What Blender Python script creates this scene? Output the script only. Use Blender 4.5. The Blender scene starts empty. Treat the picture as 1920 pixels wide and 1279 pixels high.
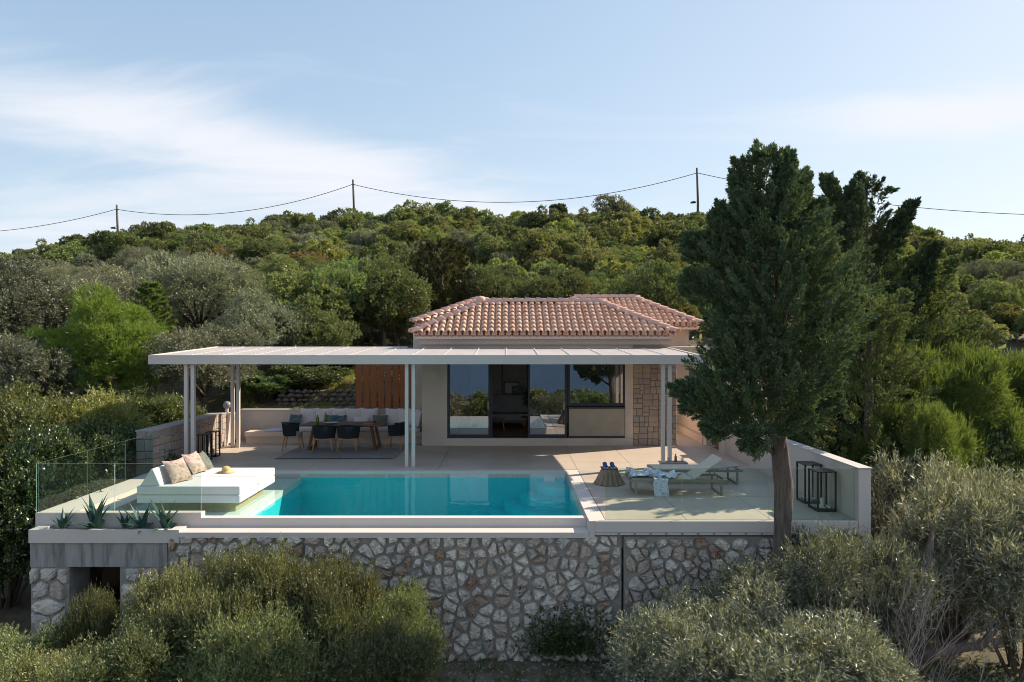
import bpy, bmesh, math, random
import numpy as np
from mathutils import Vector, Matrix

# ------------------------------------------------------------------ camera, sky, sun
scene = bpy.context.scene
R = math.radians
CAMZ, F, HX, HY = 3.15, 1280.0, 951.0, 643.0
cam_d = bpy.data.cameras.new("camera"); cam = bpy.data.objects.new("camera", cam_d)
scene.collection.objects.link(cam); scene.camera = cam
cam.location = (0, 0, CAMZ); cam.rotation_euler = (R(90), 0, 0)
cam_d.sensor_width = 36; cam_d.lens = 24.0
cam_d.shift_x = (960 - HX) / 1920; cam_d.shift_y = (HY - 639.5) / 1920
cam_d.clip_start = 0.1; cam_d.clip_end = 60000

SUN = Vector((1.3, 0.60, 1.0)).normalized()
SKY_STRENGTH = 0.15
world = bpy.data.worlds.new("World"); scene.world = world; world.use_nodes = True
wn = world.node_tree; wn.nodes.clear()
def N(tree, t, **kw):
    n = tree.nodes.new(t)
    for k, v in kw.items(): setattr(n, k, v)
    return n
def L(tree, a, b): tree.links.new(a, b)
def setin(n, **kw):
    for k, v in kw.items(): n.inputs[k.replace('_', ' ')].default_value = v
sky = N(wn, 'ShaderNodeTexSky', sky_type='NISHITA', sun_disc=False)
sky.sun_elevation = math.asin(SUN.z); sky.sun_rotation = math.atan2(SUN.x, SUN.y)
sky.air_density = 1.0; sky.dust_density = 0.6; sky.ozone_density = 2.0; sky.altitude = 50
tc = N(wn, 'ShaderNodeTexCoord')
sep = N(wn, 'ShaderNodeSeparateXYZ'); L(wn, tc.outputs['Generated'], sep.inputs[0])
def M(tree, op, a, b=None, c=None, clamp=False):
    n = N(tree, 'ShaderNodeMath', operation=op, use_clamp=clamp)
    for i, v in enumerate((a, b, c)):
        if v is None: continue
        if hasattr(v, 'links') or hasattr(v, 'is_linked'): L(tree, v, n.inputs[i])
        else: n.inputs[i].default_value = v
    return n.outputs[0]
zz = M(wn, 'ADD', M(wn, 'MAXIMUM', sep.outputs[2], 0.0), 0.16)
u = M(wn, 'DIVIDE', sep.outputs[0], zz); v = M(wn, 'DIVIDE', sep.outputs[1], zz)
comb = N(wn, 'ShaderNodeCombineXYZ'); L(wn, u, comb.inputs[0]); L(wn, v, comb.inputs[1])
# cirrus drawn as streaks running across the sky from left to right, lower on the right
mp = N(wn, 'ShaderNodeMapping'); mp.inputs['Rotation'].default_value = (0, 0, R(28)); mp.inputs['Scale'].default_value = (0.55, 1.5, 1)
L(wn, comb.outputs[0], mp.inputs[0])
ns = N(wn, 'ShaderNodeTexNoise'); setin(ns, Scale=2.2, Detail=9.0, Roughness=0.56, Distortion=0.7); L(wn, mp.outputs[0], ns.inputs['Vector'])
ns2 = N(wn, 'ShaderNodeTexNoise'); setin(ns2, Scale=0.5, Detail=3.0, Roughness=0.5); L(wn, comb.outputs[0], ns2.inputs['Vector'])
def bank(cx, cy, rx, ry, rot, amp):
    c_, s_ = math.cos(R(rot)), math.sin(R(rot)); du = M(wn, 'SUBTRACT', u, cx); dv = M(wn, 'SUBTRACT', v, cy)
    p_ = M(wn, 'ADD', M(wn, 'MULTIPLY', du, c_/rx), M(wn, 'MULTIPLY', dv, s_/rx)); q_ = M(wn, 'ADD', M(wn, 'MULTIPLY', du, -s_/ry), M(wn, 'MULTIPLY', dv, c_/ry))
    d = M(wn, 'ADD', M(wn, 'MULTIPLY', p_, p_), M(wn, 'MULTIPLY', q_, q_))
    return M(wn, 'MULTIPLY', M(wn, 'EXPONENT', M(wn, 'MULTIPLY', d, -1.0)), amp)
banks = M(wn, 'ADD', M(wn, 'ADD', bank(-.88, 2.08, .78, .30, 38, .44), bank(-1.8, 2.8, .9, .42, 0, .26)), M(wn, 'ADD', bank(1.25, 1.88, .42, .16, -12, .40), bank(-.3, 2.8, 1.0, .34, 12, .26)))
cl = M(wn, 'ADD', M(wn, 'ADD', M(wn, 'MULTIPLY', ns.outputs['Fac'], 0.72), M(wn, 'MULTIPLY', ns2.outputs['Fac'], 0.2)), banks)
mr = N(wn, 'ShaderNodeMapRange', interpolation_type='SMOOTHSTEP'); setin(mr, From_Min=0.47, From_Max=0.95, To_Min=0.0, To_Max=0.95)
L(wn, cl, mr.inputs[0])
# clear sky with its bright end compressed per channel, then slightly tinted
def VM(op, a, b):
    n = N(wn, 'ShaderNodeVectorMath', operation=op)
    for i, q in enumerate((a, b)):
        if hasattr(q, 'is_linked'): L(wn, q, n.inputs[i])
        else: n.inputs[i].default_value = q
    return n.outputs[0]
den = VM('ADD', VM('MULTIPLY', sky.outputs[0], (1/3.1,)*3), (1, 1, 1))
soft = VM('ADD', VM('MULTIPLY', VM('DIVIDE', sky.outputs[0], den), (1.13, 1.17, 1.22)), (.02, .0, .0))
mx = N(wn, 'ShaderNodeMixRGB'); L(wn, mr.outputs[0], mx.inputs[0]); L(wn, soft, mx.inputs[1])
mx.inputs[2].default_value = (2.4, 2.46, 2.62, 1)
bg = N(wn, 'ShaderNodeBackground'); bg.inputs[1].default_value = SKY_STRENGTH
L(wn, mx.outputs[0], bg.inputs[0])
wo = N(wn, 'ShaderNodeOutputWorld'); L(wn, bg.outputs[0], wo.inputs[0])

sun_d = bpy.data.lights.new("sun", 'SUN'); sun_d.energy = 3.2; sun_d.angle = R(0.55); sun_d.color = (1.0, 0.86, 0.68)
sun = bpy.data.objects.new("sun", sun_d); scene.collection.objects.link(sun)
sun.rotation_mode = 'QUATERNION'; sun.rotation_quaternion = SUN.to_track_quat('Z', 'Y'); sun.location = (30, 14, 40)
scene.view_settings.view_transform = 'Standard'; scene.view_settings.look = 'None'
scene.view_settings.exposure = 1.36; scene.view_settings.gamma = 1.0
scene.cycles.max_bounces = 8; scene.cycles.transparent_max_bounces = 12; scene.cycles.use_denoising = True; scene.cycles.pixel_filter_type = 'BLACKMAN_HARRIS'; scene.cycles.filter_width = 1.0
scene.cycles.caustics_reflective = False; scene.cycles.caustics_refractive = False

# ------------------------------------------------------------------ helpers
COL = scene.collection
origin = {}
def tag(o, label=None, cat=None, group=None, kind=None):
    if label: o['label'] = label
    if cat: o['category'] = cat
    if group: o['group'] = group
    if kind: o['kind'] = kind
    return o
def empty(name, loc=(0, 0, 0), label=None, cat=None, group=None):
    o = bpy.data.objects.new(name, None); COL.objects.link(o); o.location = loc; o.empty_display_size = 0.2
    origin[o] = Vector(loc)
    return tag(o, label, cat, group)
def link(name, me, parent=None, loc=None):
    o = bpy.data.objects.new(name, me); COL.objects.link(o)
    if parent: o.parent = parent; origin[o] = origin.get(parent, Vector())
    if loc is not None: o.location = loc
    return o
def copy_tree(o, parent=None):
    c = o.copy(); COL.objects.link(c)
    if parent: c.parent = parent
    for ch in list(o.children): copy_tree(ch, c)
    return c
def relabel(o, label): o['label'] = label; return o

class MB:
    def __init__(s): s.v = []; s.f = []
    def add(s, vs, fs):
        n = len(s.v); s.v += [tuple(p) for p in vs]; s.f += [tuple(i + n for i in f) for f in fs]; return s
    def box(s, x0, x1, y0, y1, z0, z1):
        return s.add([(x0,y0,z0),(x1,y0,z0),(x1,y1,z0),(x0,y1,z0),(x0,y0,z1),(x1,y0,z1),(x1,y1,z1),(x0,y1,z1)],
                     [(0,3,2,1),(4,5,6,7),(0,1,5,4),(1,2,6,5),(2,3,7,6),(3,0,4,7)])
    def obox(s, c, size, mat):
        vs = []
        for dz in (-.5, .5):
            for dx, dy in ((-.5,-.5),(.5,-.5),(.5,.5),(-.5,.5)):
                vs.append(Vector(c) + mat @ Vector((dx*size[0], dy*size[1], dz*size[2])))
        return s.add(vs, [(0,3,2,1),(4,5,6,7),(0,1,5,4),(1,2,6,5),(2,3,7,6),(3,0,4,7)])
    def bar(s, a, b, w, h):
        a = Vector(a); b = Vector(b); d = b - a; q = d.to_track_quat('X', 'Z').to_matrix()
        return s.obox((a + b) / 2, (d.length, w, h), q)
    def tube(s, pts, rad, n=8, cap=True):
        pts = [Vector(p) for p in pts]
        if not hasattr(rad, '__len__'): rad = [rad] * len(pts)
        rings = []; prev = None
        for i, p in enumerate(pts):
            d = (pts[min(i+1, len(pts)-1)] - pts[max(i-1, 0)])
            if d.length < 1e-9: d = Vector((0,0,1))
            d.normalize()
            if prev is None: a = d.orthogonal().normalized()
            else:
                a = prev - d * prev.dot(d)
                a = a.normalized() if a.length > 1e-6 else d.orthogonal().normalized()
            prev = a; b = d.cross(a)
            rings.append([p + (a * math.cos(t) + b * math.sin(t)) * rad[i] for t in [2*math.pi*k/n for k in range(n)]])
        vs = [q for r_ in rings for q in r_]; fs = []
        for i in range(len(rings) - 1):
            for k in range(n):
                k2 = (k + 1) % n; fs.append((i*n+k, i*n+k2, (i+1)*n+k2, (i+1)*n+k))
        if cap: fs.append(tuple(range(n))[::-1]); fs.append(tuple((len(rings)-1)*n + k for k in range(n)))
        return s.add(vs, fs)
    def lathe(s, prof, c=(0,0,0), n=16):
        vs = []; fs = []
        for (r, z) in prof:
            for k in range(n):
                t = 2*math.pi*k/n; vs.append((c[0]+r*math.cos(t), c[1]+r*math.sin(t), c[2]+z))
        for i in range(len(prof)-1):
            for k in range(n):
                k2 = (k+1) % n; fs.append((i*n+k, i*n+k2, (i+1)*n+k2, (i+1)*n+k))
        fs.append(tuple(range(n))[::-1]); fs.append(tuple((len(prof)-1)*n+k for k in range(n)))
        return s.add(vs, fs)
    def prism(s, poly, y0, y1):           # poly in xz, extruded in y
        n = len(poly); vs = [(x, y0, z) for x, z in poly] + [(x, y1, z) for x, z in poly]
        fs = [tuple(range(n)), tuple(range(n, 2*n))[::-1]] + [(k, k+n, (k+1) % n + n, (k+1) % n) for k in range(n)]
        return s.add(vs, fs)
    def build(s, name, mat, parent=None, smooth=False, bevel=0, segs=2, local=False):
        me = bpy.data.meshes.new(name)
        o0 = origin.get(parent, Vector()) if (parent and not local) else Vector()
        me.from_pydata([(p[0]-o0.x, p[1]-o0.y, p[2]-o0.z) for p in s.v], [], s.f)
        me.materials.append(mat)
        if smooth: me.polygons.foreach_set('use_smooth', [True] * len(me.polygons))
        me.update()
        bm = bmesh.new(); bm.from_mesh(me); bmesh.ops.recalc_face_normals(bm, faces=bm.faces); bm.to_mesh(me); bm.free()
        o = link(name, me, parent)
        if bevel:
            m = o.modifiers.new('bevel', 'BEVEL'); m.width = bevel; m.segments = segs; m.limit_method = 'ANGLE'; m.angle_limit = R(40)
        return o

# ------------------------------------------------------------------ materials
def mat(name, c1, c2=None, rough=0.7, scale=3.0, bump=0.0, bscale=None, detail=5.0, metallic=0.0, spec=0.4, c3=None, s3=0.6, stretch=None, coat=0.0, space='Object'):
    m = bpy.data.materials.new(name); m.use_nodes = True; t = m.node_tree
    p = t.nodes['Principled BSDF']; p.inputs['Roughness'].default_value = rough; p.inputs['Metallic'].default_value = metallic
    p.inputs['Specular IOR Level'].default_value = spec; p.inputs['Coat Weight'].default_value = coat
    c1 = tuple(c1) + (1,)
    if c2 is None: c2 = tuple(c * 0.88 for c in c1[:3])
    c2 = tuple(c2) + (1,)
    tcn = N(t, 'ShaderNodeTexCoord'); mpn = N(t, 'ShaderNodeMapping')
    if space == 'World':
        g = N(t, 'ShaderNodeNewGeometry'); L(t, g.outputs['Position'], mpn.inputs[0])
    else: L(t, tcn.outputs[space], mpn.inputs[0])
    if stretch: mpn.inputs['Scale'].default_value = stretch
    n1 = N(t, 'ShaderNodeTexNoise'); setin(n1, Scale=scale, Detail=detail, Roughness=0.6); L(t, mpn.outputs[0], n1.inputs['Vector'])
    r = N(t, 'ShaderNodeMapRange'); setin(r, From_Min=0.32, From_Max=0.68); L(t, n1.outputs['Fac'], r.inputs[0])
    x = N(t, 'ShaderNodeMixRGB'); L(t, r.outputs[0], x.inputs[0]); x.inputs[1].default_value = c1; x.inputs[2].default_value = c2
    out = x.outputs[0]
    if c3 is not None:
        n3 = N(t, 'ShaderNodeTexNoise'); setin(n3, Scale=s3, Detail=6.0, Roughness=0.65); L(t, mpn.outputs[0], n3.inputs['Vector'])
        r3 = N(t, 'ShaderNodeMapRange'); setin(r3, From_Min=0.5, From_Max=0.66); L(t, n3.outputs['Fac'], r3.inputs[0])
        x3 = N(t, 'ShaderNodeMixRGB'); L(t, r3.outputs[0], x3.inputs[0]); L(t, out, x3.inputs[1]); x3.inputs[2].default_value = tuple(c3) + (1,)
        out = x3.outputs[0]
    L(t, out, p.inputs['Base Color'])
    if bump:
        nb = N(t, 'ShaderNodeTexNoise'); setin(nb, Scale=bscale or scale * 6, Detail=6.0, Roughness=0.65); L(t, mpn.outputs[0], nb.inputs['Vector'])
        b = N(t, 'ShaderNodeBump'); setin(b, Strength=bump, Distance=0.02); L(t, nb.outputs['Fac'], b.inputs['Height']); L(t, b.outputs[0], p.inputs['Normal'])
    return m

def leafmat(name, ca, cb, trans=0.40, gloss=0.12, rough=0.45, cc=None, pc=0.06):
    m = bpy.data.materials.new(name); m.use_nodes = True; t = m.node_tree; t.nodes.clear()
    g = N(t, 'ShaderNodeNewGeometry'); oi = N(t, 'ShaderNodeObjectInfo')
    x = N(t, 'ShaderNodeMixRGB'); L(t, g.outputs['Random Per Island'], x.inputs[0]); x.inputs[1].default_value = tuple(ca)+(1,); x.inputs[2].default_value = tuple(cb)+(1,)
    out = x.outputs[0]
    if cc is not None:
        w = M(t, 'GREATER_THAN', M(t, 'FRACT', M(t, 'MULTIPLY', g.outputs['Random Per Island'], 37.7)), 1 - pc)
        x2 = N(t, 'ShaderNodeMixRGB'); L(t, w, x2.inputs[0]); L(t, out, x2.inputs[1]); x2.inputs[2].default_value = tuple(cc)+(1,); out = x2.outputs[0]
    hs = N(t, 'ShaderNodeHueSaturation')
    L(t, M(t, 'ADD', M(t, 'MULTIPLY', oi.outputs['Random'], 0.05), 0.475), hs.inputs['Hue'])
    L(t, M(t, 'ADD', M(t, 'MULTIPLY', M(t, 'FRACT', M(t, 'MULTIPLY', oi.outputs['Random'], 7.3)), 0.8), 0.65), hs.inputs['Value'])
    L(t, out, hs.inputs['Color'])
    d = N(t, 'ShaderNodeBsdfDiffuse'); tr = N(t, 'ShaderNodeBsdfTranslucent'); gl = N(t, 'ShaderNodeBsdfGlossy')
    L(t, hs.outputs[0], d.inputs[0])
    tb = N(t, 'ShaderNodeMixRGB', blend_type='MULTIPLY'); tb.inputs[0].default_value = 1; L(t, hs.outputs[0], tb.inputs[1]); tb.inputs[2].default_value = (1.5, 1.5, 0.7, 1)
    L(t, tb.outputs[0], tr.inputs[0]); gl.inputs['Roughness'].default_value = rough; gl.inputs[0].default_value = (.9, .95, .9, 1)
    a = N(t, 'ShaderNodeMixShader'); a.inputs[0].default_value = trans; L(t, d.outputs[0], a.inputs[1]); L(t, tr.outputs[0], a.inputs[2])
    b = N(t, 'ShaderNodeMixShader'); b.inputs[0].default_value = gloss * .45
    L(t, a.outputs[0], b.inputs[1]); L(t, gl.outputs[0], b.inputs[2])
    o = N(t, 'ShaderNodeOutputMaterial'); L(t, b.outputs[0], o.inputs[0])
    return m

def glassmat(name, tint, base_refl, rough=0.0, ior=1.45):
    m = bpy.data.materials.new(name); m.use_nodes = True; t = m.node_tree; t.nodes.clear()
    tr = N(t, 'ShaderNodeBsdfTransparent'); tr.inputs[0].default_value = tuple(tint) + (1,)
    gl = N(t, 'ShaderNodeBsdfGlossy'); gl.inputs['Roughness'].default_value = rough
    # thin sheet: the same mirror strength from either side
    gg = N(t, 'ShaderNodeNewGeometry'); lw = N(t, 'ShaderNodeVectorMath', operation='DOT_PRODUCT'); L(t, gg.outputs['Normal'], lw.inputs[0]); L(t, gg.outputs['Incoming'], lw.inputs[1])
    sch = M(t, 'POWER', M(t, 'SUBTRACT', 1.0, M(t, 'ABSOLUTE', lw.outputs['Value']), clamp=True), 5.0)
    r0 = ((ior-1)/(ior+1))**2
    x = N(t, 'ShaderNodeMixShader'); L(t, M(t, 'ADD', M(t, 'MULTIPLY', sch, 1-r0), r0+base_refl, clamp=True), x.inputs[0])
    L(t, tr.outputs[0], x.inputs[1]); L(t, gl.outputs[0], x.inputs[2])
    o = N(t, 'ShaderNodeOutputMaterial'); L(t, x.outputs[0], o.inputs[0])
    return m

m_plaster = mat('plaster', (.64,.535,.465), (.60,.50,.43), 0.85, 1.2, 0.15, 60, c3=(.5,.42,.37), s3=0.5)
m_plaster_w = mat('plaster_pale', (.62,.55,.50), (.58,.515,.465), 0.8, 1.0, 0.1, 50)
m_floor = mat('terrace_tile', (.55,.46,.385), (.50,.42,.35), 0.5, 0.9, 0.05, 30, c3=(.44,.37,.30), s3=0.35, space='World')
m_joint = mat('joint', (.22,.19,.16))
m_metal = mat('painted_metal', (.60,.53,.485), (.57,.50,.455), 0.4, 1.0)
m_panelroof = mat('canopy_sheet', (.50,.45,.425), (.42,.375,.355), 0.5, 2.0, 0.1, 20, stretch=(1, .3, 1))
m_white = mat('white_fabric', (.66,.645,.64), (.62,.605,.60), 0.9, 4, 0.15, 90)
m_pool = mat('pool_plaster', (.50,.66,.58), (.46,.62,.55), 0.5, 2)
m_poolblue = mat('pool_mosaic', (.03,.60,.62), (.02,.55,.585), 0.4, 5)
m_concrete = mat('board_marked_concrete', (.37,.35,.33), (.28,.265,.25), 0.85, 2.5, 0.3, 20, c3=(.18,.17,.16), s3=1.6, stretch=(5, 1, 0.6))
m_mortar = mat('mortar', (.38,.34,.30), (.27,.24,.215), 0.95, 5, 0.9, 25)
stones = [mat('limestone_white', (.80,.71,.60), (.60,.52,.44), 0.9, 6, 0.8, 22, c3=(.30,.26,.225), s3=9),
          mat('limestone_grey', (.62,.555,.48), (.46,.41,.36), 0.9, 6, 0.8, 22, c3=(.28,.25,.22), s3=8),
          mat('limestone_pink', (.54,.42,.34), (.42,.33,.27), 0.9, 6, 0.8, 22, c3=(.40,.36,.32), s3=4),
          mat('limestone_rust', (.38,.22,.13), (.42,.33,.27), 0.9, 5, 0.8, 22, c3=(.27,.12,.07), s3=6)]
ash = [mat('ashlar_beige', (.42,.33,.27), (.36,.28,.23), 0.9, 8, 0.7, 30), mat('ashlar_rose', (.38,.29,.25), (.32,.25,.22), 0.9, 8, 0.7, 30),
       mat('ashlar_tan', (.45,.35,.25), (.38,.29,.21), 0.9, 8, 0.7, 30), mat('ashlar_grey', (.34,.30,.27), (.29,.25,.23), 0.9, 8, 0.7, 30)]
m_ashmortar = mat('ashlar_joint', (.15,.12,.10), rough=0.95)
tiles_m = [mat('clay_tile', (.80,.51,.37), (.73,.43,.30), 0.8, 7, 0.3, 40, c3=(.83,.57,.42), s3=5),
           mat('clay_tile_light', (.84,.60,.45), (.77,.51,.37), 0.8, 7, 0.3, 40, c3=(.78,.50,.36), s3=5),
           mat('clay_tile_dark', (.72,.42,.29), (.65,.35,.24), 0.8, 7, 0.3, 40, c3=(.70,.47,.34), s3=5)]
m_ridge = mat('ridge_clay', (.74,.47,.39), (.68,.41,.33), 0.8, 6, 0.3, 40)
m_frame = mat('anthracite_frame', (.022,.03,.045), rough=0.4)
m_black = mat('black_metal', (.012,.016,.018), rough=0.4)
m_teak = mat('teak', (.19,.085,.045), (.13,.055,.03), 0.5, 4, 0.1, 20, stretch=(1, 8, 8))
m_screenwood = mat('stained_board', (.38,.13,.04), (.27,.085,.028), 0.55, 5, 0.1, 20, stretch=(6, 6, .6))
m_legwood = mat('pale_wood', (.46,.26,.12), (.38,.20,.09), 0.5, 6, stretch=(6,6,.7))
m_rope = mat('dark_rope', (.012,.02,.024), rough=0.8)
m_linen = mat('mauve_linen', (.70,.63,.63), (.64,.57,.57), 0.95, 6, 0.2, 90)
m_greycush = mat('grey_cushion', (.34,.33,.33), rough=0.95)
m_trunk = mat('bark', (.21,.165,.135), (.085,.065,.052), 0.95, 5, 1.0, 18, stretch=(3, 3, .5))
m_bark2 = mat('dark_bark', (.14,.11,.085), (.08,.06,.05), 0.95, 4, 0.8, 14, stretch=(2, 2, .6))
m_twig = mat('dry_twig', (.42,.35,.31), (.30,.25,.22), 0.9, 3)
m_railglass = glassmat('rail_glass', (.86,.925,.895), 0.0, ior=1.32)
m_glassedge = mat('glass_edge', (.30,.42,.37), rough=0.2)
m_windowglass = glassmat('window_glass', (.42,.45,.47), 0.36)
m_lanternglass = glassmat('lantern_glass', (.93,.96,.95), 0.02)
m_soil = mat('red_soil', (.20,.13,.085), (.13,.085,.055), 0.95, 2, 1.0, 12, c3=(.09,.085,.045), s3=1.2, space='World')

# ------------------------------------------------------------------ terrain
YK = [-4000,-420,-150,-60,-30,0,6,9,12.5,16,19,22.2,24,26,32,40,60,85,105,130,175,320,2500]
ZK = [-140,-100,-46,-13,-5.4,-3.8,-3.2,-2.7,-2.42,-1.9,-0.9,0.25,0.9,1.5,3.0,5.2,10.2,15.8,19.6,20.9,18,4,-80]
UK = [-1.6,-.74,-.59,-.43,-.2,0,.27,.45,.6,.74,1.6]
SK = [.5,.70,.86,.95,1.02,1.03,1.02,.95,.86,.80,.6]
def height(x, y):
    x = np.asarray(x, float); y = np.asarray(y, float)
    z = np.interp(y, YK, ZK)
    s = np.interp(x / np.maximum(y, 20), UK, SK)
    w = np.clip((y - 26) / 40, 0, 1)
    z = z * (1 + (s - 1) * w)
    n = (np.sin(x * .31 + 1.3) * np.sin(y * .27 + .4) * .25 + np.sin(x * .83 + y * .6) * .10 + np.sin(x*1.9 - y*1.3)*.05)
    z = z + n * np.clip((y - 22) / 10, 0.25, 2.5)
    # left flank next to the terrace is a little lower than the back slope
    def inside(x0, x1, y0, y1, e):
        dx = np.maximum(np.maximum(x0 - x, x - x1), 0); dy = np.maximum(np.maximum(y0 - y, y - y1), 0)
        return np.clip(1 - np.sqrt(dx*dx + dy*dy) / e, 0, 1)
    a = inside(-8.7, 6.2, 12.6, 21.9, .35); z = np.where(a > 0, z * (1 - a) + np.minimum(z, -2.45) * a, z)
    b = inside(-2.9, 7.3, 21.5, 28.6, .5); z = np.where(b > 0, z * (1 - b) + np.minimum(z, -0.4) * b, z)
    return z
def hz(x, y): return float(height(x, y))
def axis(lo, hi, f0, f1, fine):
    a = list(np.arange(f0, f1 + 1e-6, fine)); s = fine; p = f1
    while p < hi: s *= 1.13; p += s; a.append(min(p, hi))
    s = fine; p = f0
    while p > lo: s *= 1.13; p -= s; a.insert(0, max(p, lo))
    return np.array(a)
gx = axis(-2500, 2500, -16, 14, .35); gy = axis(-4000, 2500, 6, 32, .35)
GX, GY = np.meshgrid(gx, gy); GZ = height(GX, GY)
me = bpy.data.meshes.new('ground'); nx, ny = len(gx), len(gy)
idx = np.arange(nx * ny).reshape(ny, nx)
fs = np.stack([idx[:-1,:-1], idx[:-1,1:], idx[1:,1:], idx[1:,:-1]], -1).reshape(-1, 4)
me.from_pydata(np.stack([GX, GY, GZ], -1).reshape(-1, 3).tolist(), [], fs.tolist())
me.polygons.foreach_set('use_smooth', [True] * len(me.polygons)); me.update()
m_ground = mat('hill_soil', (.075,.075,.035), (.15,.115,.07), 0.95, .7, 1.0, 6, c3=(.23,.19,.14), s3=.9, space='World')
me.materials.append(m_ground)
tag(link('ground', me), kind='structure')
m_sea = mat('sea', (.045,.085,.15), (.038,.075,.13), 0.6, .002, 0.0, space='World', spec=0.08)
o = MB().add([(-40000,-50000,-58),(40000,-50000,-58),(40000,-175,-58),(-40000,-175,-58)], [(0,1,2,3)]).build('sea', m_sea); tag(o, kind='structure')

# ------------------------------------------------------------------ stonework
def vor(x0, x1, z0, z1, nx, nz, jit, rng, aspect=1.0):
    pts = []
    dx, dz = (x1-x0)/nx, (z1-z0)/nz
    for j in range(-1, nz+1):
        for i in range(-1, nx+1):
            pts.append((x0 + (i+.5+(.5 if j % 2 else 0)*.9 + rng.uniform(-jit, jit))*dx, z0 + (j+.5+rng.uniform(-jit, jit))*dz))
    pts = [p for p in pts if rng.random() > .13]
    out = []
    for a, (px, pz) in enumerate(pts):
        if not (x0 < px < x1 and z0 < pz < z1): continue
        poly = [(x0,z0),(x1,z0),(x1,z1),(x0,z1)]
        near = sorted(((q[0]-px)**2+(q[1]-pz)**2, q) for q in pts if q != (px, pz))[:22]
        for _, (qx, qz) in near:
            mx_, mz_ = (px+qx)/2, (pz+qz)/2; nx_, nz_ = qx-px, qz-pz; new = []
            for k in range(len(poly)):
                A, B = poly[k], poly[(k+1) % len(poly)]
                da = (A[0]-mx_)*nx_+(A[1]-mz_)*nz_; db = (B[0]-mx_)*nx_+(B[1]-mz_)*nz_
                if da <= 0: new.append(A)
                if (da < 0 < db) or (db < 0 < da):
                    t = da/(da-db); new.append((A[0]+(B[0]-A[0])*t, A[1]+(B[1]-A[1])*t))
            poly = new
            if len(poly) < 3: break
        if len(poly) >= 3: out.append(poly)
    return out
def rects(x0, x1, z0, z1, smin, smax, rng):
    out = []
    def sp(a, b, c, d):
        w, h = b-a, d-c
        if (w <= smax*1.25 and h <= smax) and (rng.random() < .6 or (w < 2*smin and h < 2*smin)): out.append([(a,c),(b,c),(b,d),(a,d)]); return
        if (w > h*1.1 and w >= 2*smin) or h < 2*smin:
            if w < 2*smin: out.append([(a,c),(b,c),(b,d),(a,d)]); return
            t = a + w*rng.uniform(.35,.65); sp(a,t,c,d); sp(t,b,c,d)
        else: t = c + h*rng.uniform(.35,.65); sp(a,b,c,t); sp(a,b,t,d)
    sp(x0, x1, z0, z1); return out
def stone_obj(poly, mp, mort, depth, rng, mat_, parent, rough=.5, name='stone', into=None):
    # drop very short edges, then a base ring, a shoulder ring and a lumpy cap
    P = []
    for k, p in enumerate(poly):
        q = P[-1] if P else poly[-1]
        if math.dist(p, q) > .03: P.append(p)
    if len(P) < 3: return
    cx = sum(p[0] for p in P)/len(P); cz = sum(p[1] for p in P)/len(P)
    r = sum(math.dist(p, (cx, cz)) for p in P)/len(P)
    if r < mort*1.6: return
    # subdivide long edges so outlines are irregular
    Q = []
    for k in range(len(P)):
        a, b = P[k], P[(k+1) % len(P)]; Q.append(a)
        if rough > .2 and math.dist(a, b) > r*.7 and len(P) < 7:
            t = rng.uniform(.35,.65); Q.append((a[0]+(b[0]-a[0])*t + rng.uniform(-.1,.1)*r*rough, a[1]+(b[1]-a[1])*t + rng.uniform(-.1,.1)*r*rough))
    if rough > .2:      # round the corners off
        Q2 = []
        for k in range(len(Q)):
            a, b = Q[k], Q[(k+1) % len(Q)]; Q2 += [(a[0]*.76+b[0]*.24, a[1]*.76+b[1]*.24), (a[0]*.24+b[0]*.76, a[1]*.24+b[1]*.76)]
        Q = Q2
    s1 = 1 - mort/r; n = len(Q)
    if rough > .2: s1 *= rng.uniform(.88, 1.04)
    def ring(s, d, j): return [mp(cx+(p[0]-cx)*s*(1+rng.uniform(-j,j)), cz+(p[1]-cz)*s*(1+rng.uniform(-j,j)), d*(1+rng.uniform(-.35,.35)*rough)) for p in Q]
    j = .07*rough
    rings = ring(s1, -.0, 0) + ring(s1*(.985-.03*rough), depth*.55, j) + ring(s1*(.93-.16*rough), depth, j)
    vs = rings + [mp(cx + rng.uniform(-.1,.1)*r, cz + rng.uniform(-.1,.1)*r, depth*rng.uniform(1.0, 1+.35*rough))]
    fs = []
    for i in range(2):
        for k in range(n): k2 = (k+1) % n; fs.append((i*n+k, i*n+k2, (i+1)*n+k2, (i+1)*n+k))
    for k in range(n): fs.append((2*n+k, 2*n+(k+1) % n, 3*n))
    if into is not None: into.add(vs, fs)
    else: MB().add(vs, fs).build(name, mat_, parent)
def pick(rng, mats, w): return rng.choices(mats, w)[0]

# retaining wall (rubble set in mortar), face at y = 12.13
YW = 12.13
rng = random.Random(4)
face = lambda x, z, d: (x, YW - d, z)
W1 = empty('retaining_wall', (-2, YW, -2.6), 'long retaining wall of pale rubble stones in grey mortar below the pool', 'wall')
MB().box(-6.028, 2.03, YW, YW+.45, -3.0, -.235).build('mortar', m_mortar, W1)
hidden = MB()      # the stones behind the thicket, low on the left, are one part
for poly in vor(-6.02, 2.02, -2.7, -.25, 35, 13, .46, rng):
    cxx = sum(p[0] for p in poly)/len(poly); czz = sum(p[1] for p in poly)/len(poly)
    stone_obj(poly, face, .022, .075, rng, pick(rng, stones, (6, 4, 2, .8)), W1, 1.0, into=hidden if (cxx < -1.7 and czz < -.95) else None)
tag(hidden.build('stones_behind_thicket', stones[0], W1), kind='stuff')
W2 = empty('retaining_wall', (4.2, YW, -2.6), 'retaining wall section of tightly packed rough stones behind the cypress trunk', 'wall')
MB().box(2.07, 6.42, YW, YW+.45, -3.0, -.29).build('mortar', m_mortar, W2)
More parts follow.
